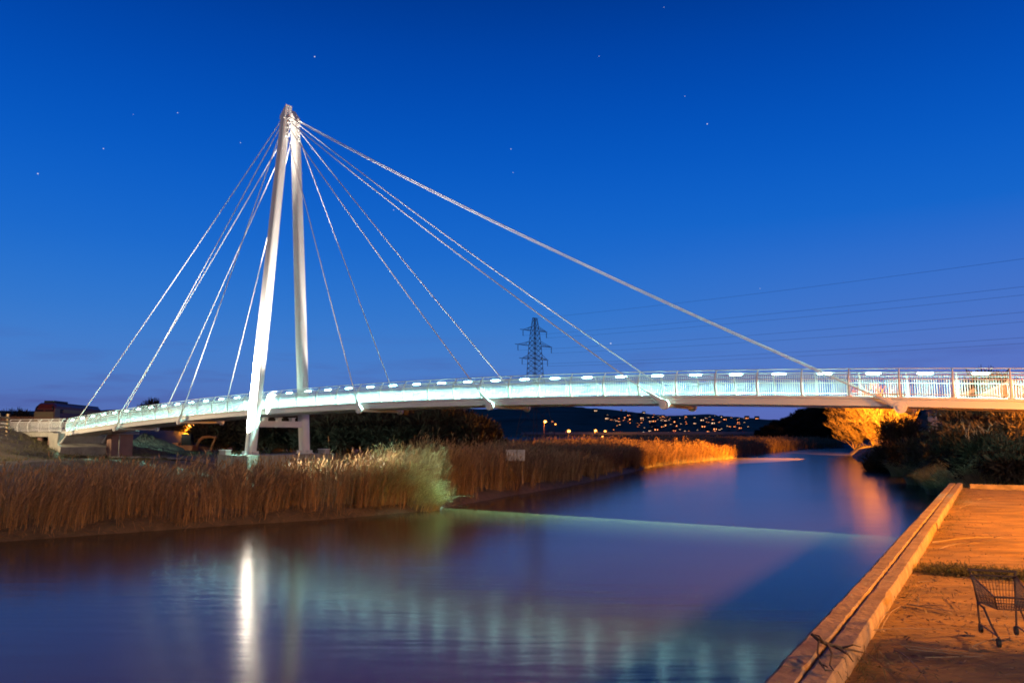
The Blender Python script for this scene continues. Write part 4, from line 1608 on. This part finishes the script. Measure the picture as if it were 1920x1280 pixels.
street_lamp(355, 797, 126, 1.5, 'lit orange street lamp under the left end of the bridge, left of a close pair', 2500, 0.6)
street_lamp(367, 798, 130, 1.5, 'lit orange street lamp under the left end of the bridge, right of a close pair', 0, 0.42)
street_lamp(1020, 790, 330, 1.0, 'lit orange street lamp seen between the legs of the pylon', 3000, 0.62)
street_lamp(1065, 808, 480, 0.5, 'bright orange lamp at viaduct level right of the pylon foot', 4000, 1.0)
street_lamp(1115, 807, 490, 0.5, 'orange street lamp by the viaduct, left one of two below the village', 3000, 0.85)
street_lamp(1133, 808, 495, 0.5, 'orange street lamp by the viaduct, right one of two below the village', 0, 0.75)
street_lamp(1040, 795, 520, 0.5, 'faint red-orange lamp just right of the pylon lamp', 0, 0.5)
street_lamp(1128, 818, 470, 0.5, 'low orange lamp under the viaduct deck below the village', 0, 0.5)

houses = None


def far_house(kind):
    m_ = MB()
    m_.box((0, 0, 2.4), (9, 7, 4.8))
    m_.mi = 1
    m_.add([(-4.8, -3.8, 4.8), (4.8, -3.8, 4.8), (4.8, 3.8, 4.8), (-4.8, 3.8, 4.8), (-4.8, 0, 7.4), (4.8, 0, 7.4)],
           [(0, 1, 5, 4), (2, 3, 4, 5), (0, 4, 3), (1, 2, 5)])
    m_.mi = 2
    for x_, w_ in ((-1.2, 1.3), (2.2, 0.7)) if kind != 2 else ((0.4, 1.6),):
        m_.box((x_, -3.55, 2.5), (w_, 0.14, 1.2))
    o = m_.build('village_house', [M['hill'], M['roofdark'], (M['warm_small'], M['sodium_small'], M['sodium_small'])[kind]])
    return tag(o, 'tiny house with lit windows on the dark far hillside', 'house', 'lit houses of the hillside village')


hk = [far_house(k) for k in range(3)]
cnt = 0
rgv = random.Random(5)
while cnt < 140:
    c_ = rgv.choice([(1150, 24), (1185, 22), (1215, 28), (1255, 26), (1300, 30), (1320, 20), (1345, 22), (1180, 40), (1390, 25), (1050, 40)])
    px = rgv.gauss(c_[0], c_[1])
    if not 1010 < px < 1425 or (px < 1105 and rgv.random() < .75):
        continue
    Y = rgv.uniform(1280, 2120)
    X = (px - 960) / 1450 / cosp * Y
    z_ = float(hill_z(np.array([X]), np.array([Y]))[0])
    pyy = 815 - (z_ - EYE) / Y * 1450
    if pyy < 783 - 0 and rgv.random() < 0.85:
        continue
    o = hk[cnt] if cnt < 3 else hk[rgv.choice((0, 0, 1, 1, 2))].copy()
    if cnt >= 3:
        COL.objects.link(o)
    o.location = (X, Y, z_ + 1.2)
    o.rotation_euler = (0, 0, rgv.uniform(-0.6, 0.6) + math.atan2(-X, Y))
    k = rgv.choice((0.4, 0.5, 0.5, 0.6, 0.7, 0.9, 1.2))
    o.scale = (k, k, k)
    cnt += 1

# stars
st = [(590, 106, 1.0), (333, 211, .7), (451, 267, .7), (194, 278, .8), (71, 325, 1.0), (738, 393, .7), (958, 279, .8), (962, 323, .6), (1326, 232, 1.0), (1284, 180, .6),
      (1123, 105, .5), (1245, 13, .5), (1145, 643, 1.2), (1425, 540, .5), (250, 214, .4)]
star0 = None
for px, py, k in st:
    d_ = ray(px, py)
    p_ = d_ / np.linalg.norm(d_) * 9000
    if star0 is None:
        m_ = MB()
        m_.sphere((0, 0, 0), (7, 7, 5), 8, 5)
        star0 = o = tag(m_.build('star', M['star']), 'small bright star in the deep blue evening sky', 'star', 'stars in the evening sky')
    else:
        o = star0.copy()
        COL.objects.link(o)
    o.location = p_
    o.scale = (k, k, k)

# ------------------------------------------------------------------ right bank buildings
bh = at_y(1897, 832, 58)
bh[2] = 2.6
house = empty('boathouse', bh, 'pale gabled building lit orange behind the right end of the railing', 'building')
X, Y = bh[0], bh[1]
zA = at_y(1897, 714, 58)[2]
ez = zA - 0.95
hw_ = 2.0
SH = 5.8  # the building runs back at an angle to the river
m_ = MB()
m_.add([(X - hw_, Y, 2.2), (X + hw_, Y, 2.2), (X + hw_, Y, ez), (X, Y, zA - .08), (X - hw_, Y, ez),
        (X - hw_ + SH, Y + 9, 2.2), (X + hw_ + SH, Y + 9, 2.2), (X + hw_ + SH, Y + 9, ez), (X + SH, Y + 9, zA - .08), (X - hw_ + SH, Y + 9, ez)],
       [(0, 1, 2, 3, 4), (9, 8, 7, 6, 5), (0, 4, 9, 5), (1, 6, 7, 2)])
m_.build('wall', M['render'], house)
m_ = MB()
for sg in (-1, 1):
    a_, b2_ = np.array([X, 0, zA]), np.array([X + sg * (hw_ + .35), 0, ez - .17])
    nrm2 = np.array([sg * 0.42, 0, 0.9]) * 0.1
    pts = [(p_[0], Y - .35, p_[2]) for p_ in (a_, b2_)] + [(p_[0] + SH, Y + 9.3, p_[2]) for p_ in (b2_, a_)]
    pts2 = [(q_[0] + nrm2[0], q_[1], q_[2] + nrm2[2]) for q_ in pts]
    m_.hexa(pts + pts2)
roof = m_.build('roof', M['roofdark'], house)
m_ = MB()
for sg in (-1, 1):
    a_, b2_ = np.array([X, Y - .4, zA]), np.array([X + sg * (hw_ + .35), Y - .4, ez - .17])
    m_.tube([a_, b2_], [(0.13, 0.04)] * 2, 4)
m_.build('bargeboard', M['white'], roof)
m_ = MB()
m_.box((X - 0.15, Y - .03, 3.6), (0.8, .1, 2.0))
m_.build('door', M['door'], house)
m_ = MB()
m_.box((X + 1.2, Y - .03, 4.3), (0.8, .1, 1.0))
m_.build('window', M['glass'], house)
# low side wing to the left: dark wall under a pale lean-to roof
m_ = MB()
m_.box((X - hw_ - .40, Y + 1.9, 3.9), (0.8, 2.2, 3.4))
m_.build('side_wing', M['darkwood'], house)
m_ = MB()
zl0, zl1 = at_y(1813, 738, 59)[2], at_y(1865, 727, 59)[2]
m_.hexa([(X - 3.1, Y + .7, zl0 - .3), (X - hw_ - .01, Y + .7, zl1 - .3), (X - hw_ - .01 + 1.5, Y + 3.1, zl1 - .3), (X - 3.1 + 1.5, Y + 3.1, zl0 - .3),
         (X - 3.1, Y + .7, zl0), (X - hw_ - .01, Y + .7, zl1), (X - hw_ - .01 + 1.5, Y + 3.1, zl1), (X - 3.1 + 1.5, Y + 3.1, zl0)])
m_.build('lean_to_roof', M['render'], house)

sp = at_y(1786, 795, 72)
shed = empty('shed', (sp[0], sp[1], 3.0), 'small bright-lit shed gable glimpsed under the deck left of the boathouse', 'shed')
m_ = MB()
m_.box((sp[0], sp[1] + 1.5, 4.9), (1.3, 3, 2.6))
m_.build('wall', M['render'], shed)
m_ = MB()
m_.add([(sp[0] - .9, sp[1] - .2, 6.2), (sp[0] + .9, sp[1] - .2, 6.2), (sp[0] + .9, sp[1] + 3.2, 6.2), (sp[0] - .9, sp[1] + 3.2, 6.2), (sp[0], sp[1] - .2, 6.8), (sp[0], sp[1] + 3.2, 6.8)],
       [(0, 1, 4), (2, 3, 5), (1, 2, 5, 4), (3, 0, 4, 5), (0, 3, 2, 1)])
m_.build('roof', M['roofdark'], shed)
light('shed_lamp_light', 'POINT', (sp[0] - 1.2, sp[1] - 2.5, 6.6), 1500, SODIUM, None, 0.1)

# ------------------------------------------------------------------ sign in the reeds
sp = at_y(966, 853, 58)
sg = empty('notice_board', (sp[0], sp[1], 0.9), 'weathered white notice board half hidden in the reeds below the footbridge', 'sign')
m_ = MB()
m_.box(sp + np.array([0, 0, 0]), (1.45, 0.04, 0.82))
m_.build('board', M['signwhite'], sg)
for s_ in (-0.55, 0.55):
    m_ = MB()
    m_.box((sp[0] + s_, sp[1] + 0.06, (sp[2] + 0.3 + 0.6) / 2), (0.08, 0.07, sp[2] + 0.3 - 0.6))
    m_.build('post', M['timber'], sg)

# ------------------------------------------------------------------ quay details
kerb = empty('timber_kerb', (10, 20, QZ), 'pair of heavy weathered timber baulks bolted along the quay edge', 'kerb')
k0 = 3.0
rk = random.Random(3)
while k0 < L_ - 0.2:
    ln = min(rk.uniform(6.5, 8.5), L_ - k0)
    for row, (w_, hh_) in enumerate(((0.29, 0.245), (0.27, 0.24))):
        a0, a1 = k0 + 0.02 + row * 0.7 * (k0 > 3.1), min(k0 + ln - 0.02 + row * 0.7, L_ + .2)
        if a1 - a0 < .5:
            continue
        m_ = MB()
        off = 0.0 + row * 0.302
        nseg = max(3, int((a1 - a0) / 0.25))
        secs = []
        tw = rk.uniform(-.02, .02)
        for k in range(nseg + 1):
            a_ = a0 + (a1 - a0) * k / nseg
            j = lambda: rk.gauss(0, 0.0022)
            cut = 0.014 + abs(rk.gauss(0, .004))
            base = E0 + qdir * a_ + qn * off
            o0, o1 = j() + tw * (k / nseg - .5), w_ + j() + tw * (k / nseg - .5)
            h_ = hh_ + j() * 1.2
            secs.append([np.array([*(base + qn * o_), QZ - 0.02 + z_]) for o_, z_ in
                         ((o0, -0.25 if row == 0 else 0.0), (o1, 0), (o1 + j() * 2, h_ * .55), (o1 - cut, h_ - cut), (o1 - cut * 2.2, h_), (o0 + cut * 2, h_), (o0, h_ - cut))])
        m_.ribbon_loop(secs)
        m_.build('timber_baulk', M['timber'], kerb)
    k0 += ln
m_ = MB()
secs = []
for k in range(20):
    a_ = k / 19 * 14
    base = E1 + qn * (0.9 + a_) - qdir * 0.3
    secs.append([np.array([*(base + qdir * o_), QZ - 0.03 + z_]) for o_, z_ in ((0, 0), (0.3, 0), (0.3, 0.24 + rk.gauss(0, .006)), (0.0, 0.24 + rk.gauss(0, .006)))])
m_.ribbon_loop(secs)
m_.build('end_baulk', M['timber'], kerb)


def on_quay(px, py):
    return at_z(px, py, QZ)


# sticks
big = [(1750, 1022, 1880, 1012, .035, 'thick dead branch lying from the kerb across the lit quay'), (1762, 1032, 1850, 1022, .018, 'thin dead branch under the thick one on the lit quay'),
       (1790, 1002, 1830, 1006, .016, 'short straight stick beyond the thick branch'), (1803, 990, 1840, 993, .014, 'short straight stick farthest from the kerb branch'),
       (1842, 1002, 1895, 1005, .014, 'long thin stick right of the short straight sticks'),
       (1560, 1202, 1770, 1186, .011, 'long pale reed stem arching from the tangle across the dark quay'), (1586, 1220, 1675, 1274, .011, 'pale reed stem slanting down from the tangle at the kerb'),
       (1624, 1235, 1634, 1180, .010, 'pale reed stem standing nearly straight away from the viewer'),
       (1690, 1215, 1860, 1235, .010, 'long pale reed stem below the trolley, upper one'), (1700, 1222, 1850, 1240, .010, 'long pale reed stem below the trolley, middle one'),
       (1730, 1238, 1845, 1236, .012, 'long pale reed stem below the trolley, lowest one'), (1820, 1218, 1918, 1198, .010, 'pale stem lying between the trolley wheels'),
       (1678, 1224, 1740, 1290, .014, 'dark twig lying left of the lowest pale stems'), (1650, 1190, 1690, 1140, .012, 'brown twig leaning up beside the kerb'),
       (1700, 1138, 1785, 1152, .020, 'dark crooked stick left of the trolley'), (1720, 1095, 1760, 1092, .012, 'short twig near the weed strip'), (1802, 1086, 1856, 1093, .014, 'dark stick just below the weed strip'),
       (1776, 1125, 1800, 1148, .010, 'short thin twig left of the trolley'), (1833, 940, 1860, 936, .02, 'pale crooked stick by the kerb near the far end'),
       (1800, 955, 1825, 948, .016, 'small twig against the kerb near the far end')]
for x0, y0, x1, y1, r_, lab in big:
    a_, b2_ = on_quay(x0, y0), on_quay(x1, y1)
    m_ = MB()
    pts = []
    nrm2 = np.array([-(b2_ - a_)[1], (b2_ - a_)[0], 0]) / (np.linalg.norm(b2_ - a_) + 1e-6)
    bow = rk.uniform(-.04, .04) * np.linalg.norm(b2_ - a_)
    for t_ in np.linspace(0, 1, 9):
        p_ = a_ + (b2_ - a_) * t_ + nrm2 * (bow * 4 * t_ * (1 - t_) + rk.gauss(0, r_ * .6))
        p_[2] = QZ + 0.03 + r_ + (0.05 * math.sin(t_ * 3.1) if np.linalg.norm(b2_ - a_) > 1 else 0)
        pts.append(p_)
    r_ *= .62
    m_.tube(pts, list(np.linspace(r_, r_ * .45, 9)), 6)
    if r_ > .0105:
        for k in range(4):
            i = rk.randint(2, 7)
            d2 = np.array([rk.gauss(0, 1), rk.gauss(0, 1), abs(rk.gauss(0, .3))])
            d2 *= rk.uniform(.2, .5) / np.linalg.norm(d2)
            m_.tube([pts[i], pts[i] + d2 * .5, pts[i] + d2 + [0, 0, -.03]], [r_ * .5, r_ * .3, r_ * .15], 5)
    tag(m_.build('dead_stick', M['stick'], None, True, loc=pts[4]), lab, 'stick', 'sticks lying on the quay')
# snagged branch lying over the kerb
m_ = MB()


def KP(px, py, up):
    p_ = at_z(px, py, QZ + .26 + up)
    return p_


trunk_pts = [KP(1522, 1188, .16), KP(1536, 1200, .12), KP(1552, 1207, .07), KP(1580, 1214, .03), KP(1618, 1222, -.12)]
m_.tube(trunk_pts, [.016, .024, .022, .016, .007], 7)
for pts in ([KP(1536, 1200, .12), KP(1533, 1222, .06), KP(1537, 1242, .02), KP(1552, 1250, .0)], [KP(1537, 1240, .02), KP(1548, 1256, .0), KP(1560, 1256, .0)],
            [KP(1552, 1207, .07), KP(1560, 1225, .10), KP(1556, 1246, .03), KP(1563, 1256, .0)], [KP(1545, 1204, .1), KP(1536, 1192, .2), KP(1528, 1189, .2)],
            [KP(1580, 1214, .03), KP(1600, 1208, .1), KP(1614, 1212, .05)], [KP(1565, 1211, .05), KP(1590, 1226, .05), KP(1600, 1240, -.02)]):
    m_.tube(pts, list(np.linspace(.013, .005, len(pts))), 6)
tag(m_.build('snagged_branch', M['twig'], None, True, loc=trunk_pts[2]), 'gnarled dark branch snagged over the timber kerb at the near end of the quay', 'branch')

# leaf and twig litter
n_ = 26000
a_ = RNG.uniform(16, L_ - .5, n_)
b2_ = np.abs(RNG.normal(0, 1.5, n_)) + 0.64
nearp = np.exp(-((a_ - 33) / 6) ** 2)
k = RNG.random(n_) < np.clip(0.05 + 1.0 * nearp + 0.25 * np.exp(-(b2_ - .64) * 3), 0, 1)
b2_ = np.where(RNG.random(n_) < nearp, RNG.uniform(.64, 7, n_), b2_)
P = (E0 + qdir * a_[:, None] + qn * b2_[:, None])[k]
m0 = len(P)
an = RNG.uniform(0, 6.28, m0)
ln = RNG.uniform(.01, .05, m0)
wd_ = np.where(RNG.random(m0) < .6, RNG.uniform(.004, .008, m0), ln * .4)
u = np.c_[np.cos(an), np.sin(an), RNG.normal(0, .25, m0)]
s_ = np.c_[-np.sin(an), np.cos(an), RNG.normal(0, .4, m0)]
c = np.c_[P, np.full(m0, QZ + .035) + RNG.random(m0) * .02]
V = np.concatenate([c - u * ln[:, None] - s_ * wd_[:, None] * .3, c + s_ * wd_[:, None], c + u * ln[:, None], c - s_ * wd_[:, None]])
k = np.arange(m0)
tag(np_mesh('leaf_litter', V, np.c_[k, m0 + k, 2 * m0 + k, 3 * m0 + k], M['litter']), 'leaf and twig litter on the quay', 'litter', kind='stuff')

# weeds rooted along the inner foot of the kerb
n_ = 2600
a_ = RNG.uniform(16, L_ - .6, n_)
k = RNG.random(n_) < np.clip(vnoise(a_ * .9, a_ * 0, 71) * 2.2 - .9, .02, 1)
a_ = a_[k]
n_ = len(a_)
P = E0 + qdir * a_[:, None] + qn * (0.6 + np.abs(RNG.normal(0, .07, n_)))[:, None]
V, F = stalks(np.c_[P, np.full(n_, QZ)], RNG.uniform(.04, .2, n_), RNG.normal(0, .5, (n_, 2)) + qn * .4, np.full(n_, .010), bend=.6, plume=0, leaves=1)
tag(np_mesh('kerb_weeds', V, F, M['grass']), 'weeds rooted along the inner foot of the timber kerb', 'weeds', kind='stuff')

# thin dead twigs and stems over the near half of the quay
n_ = 420
a_ = RNG.uniform(24, 46, n_)
b2_ = RNG.uniform(.65, 7.5, n_)
k = RNG.random(n_) < np.clip(1.5 - np.abs(a_ - 33) / 9, .12, 1)
P = (E0 + qdir * a_[:, None] + qn * b2_[:, None])[k]
n_ = len(P)
an = RNG.uniform(0, 6.28, n_)
ln = RNG.gamma(2.0, .16, n_)
ax_ = np.c_[np.cos(an), np.sin(an)] * ln[:, None]
V, F = stalks(np.c_[P, np.full(n_, QZ + .03)], RNG.uniform(.01, .07, n_) + .3 * ln * (RNG.random(n_) < .12), ax_, RNG.uniform(.006, .014, n_), bend=RNG.uniform(.0, .25), plume=0, leaves=1)
tag(np_mesh('dead_twigs', V, F, M['stick']), 'thin dead twigs and stems strewn over the near half of the quay', 'twigs', kind='stuff')

# strip of weeds across the quay
pa, pb = on_quay(1748, 1072), on_quay(1990, 1090)
n_ = 3600
t_ = RNG.random(n_)
P = (pa + (pb - pa) * t_[:, None])[:, :2] + RNG.normal(0, .17, (n_, 2)) * np.array([.6, 1.0])
V, F = stalks(np.c_[P, np.full(n_, QZ)], RNG.uniform(.03, .17, n_), RNG.normal(0, .3, (n_, 2)), np.full(n_, .012), bend=.6, plume=0, leaves=1)
tag(np_mesh('weeds', V, F, M['grass']), 'dark strip of weeds growing from a joint across the quay', 'weeds', kind='stuff')


# shopping trolley
def trolley():
    o = at_z(1870, 1190, QZ)
    root = empty('shopping_trolley', (o[0], o[1], QZ + .02), 'rusty wire shopping trolley abandoned on the quay', 'shopping trolley')
    th = math.radians(-16)
    u = np.array([math.cos(th), math.sin(th), 0])    # across
    v = np.array([math.sin(th), -math.cos(th), 0])   # towards the nose
    Z = np.array([0, 0, 1.0])
    P = lambda a_, b_, z_: np.array([o[0], o[1], QZ + .03]) + u * a_ + v * b_ + Z * z_
    T = [P(-.27, 0, .74), P(.27, 0, .74), P(.21, .78, .60), P(-.21, .78, .60)]
    B = [P(-.21, .08, .40), P(.21, .08, .40), P(.17, .70, .44), P(-.17, .70, .44)]
    m_ = MB()
    for i in range(4):
        j = (i + 1) % 4
        m_.tube([T[i], T[j]], .011, 6)
        m_.tube([B[i], B[j]], .007, 5)
        m_.tube([T[i], B[i]], .009, 5)
        n2 = 13 if i % 2 == 0 else 20
        for k in range(1, n2):
            f_ = k / n2
            m_.tube([T[i] * (1 - f_) + T[j] * f_, B[i] * (1 - f_) + B[j] * f_], .0036, 4)
        for k in (1, 2, 3):
            f_ = k / 4
            m_.tube([T[i] * (1 - f_) + B[i] * f_, T[j] * (1 - f_) + B[j] * f_], .0036, 4)
    for k in range(1, 12):
        f_ = k / 12
        m_.tube([B[0] * (1 - f_) + B[1] * f_, B[3] * (1 - f_) + B[2] * f_], .0034, 4)
    m_.build('basket', M['rust'], root)
    m_ = MB()
    m_.tube([P(-.29, -.04, .80), P(.29, -.04, .80)], .015, 8)
    m_.build('handle', M['rust'], root, True)
    for a_ in (-.25, .25):
        m_ = MB()
        m_.tube([P(a_ * 1.12, -.04, .80), P(a_, 0, .72), P(a_ * .9, .07, .40), P(a_ * .86, .06, .10)], .013, 6)
        m_.tube([P(a_ * .9, .07, .40), P(a_ * .84, .30, .36), P(a_ * .82, .55, .20), P(a_ * .8, .80, .10)], .014, 6)
        m_.tube([P(a_ * .86, .06, .12), P(a_ * .8, .80, .12)], .010, 6)
        m_.build('side_frame', M['rust'], root, True)
        for b_ in (.06, .80):
            m_ = MB()
            c_ = P(a_ * .83, b_, .055)
            m_.tube([c_ - u * .018, c_ + u * .018], .055, 14)
            m_.build('castor_wheel', M['black'], root, True)


trolley()
# driftwood by the right bank
for px0, py0, px1, py1, r_, mt, lab in ((1739, 920, 1754, 915, .05, M['cable'], 'white scrap of plastic pipe at the water edge of the right bank'),
                                        (1735, 956, 1750, 960, .05, M['twig_dark'], 'dark forked branch stub floating near the quay corner')):
    a_, b2_ = at_z(px0, py0, .1), at_z(px1, py1, .06)
    m_ = MB()
    m_.tube([a_, (a_ + b2_) / 2 + [0, 0, .03], b2_], [r_, r_, r_ * .6], 6)
    m_.tube([(a_ + b2_) / 2, (a_ + b2_) / 2 + (b2_ - a_) * .4 + [0, .1, .12]], [r_ * .7, r_ * .3], 6)
    tag(m_.build('driftwood' if mt is not M['cable'] else 'pipe_scrap', mt, None, True, loc=a_), lab, 'debris')
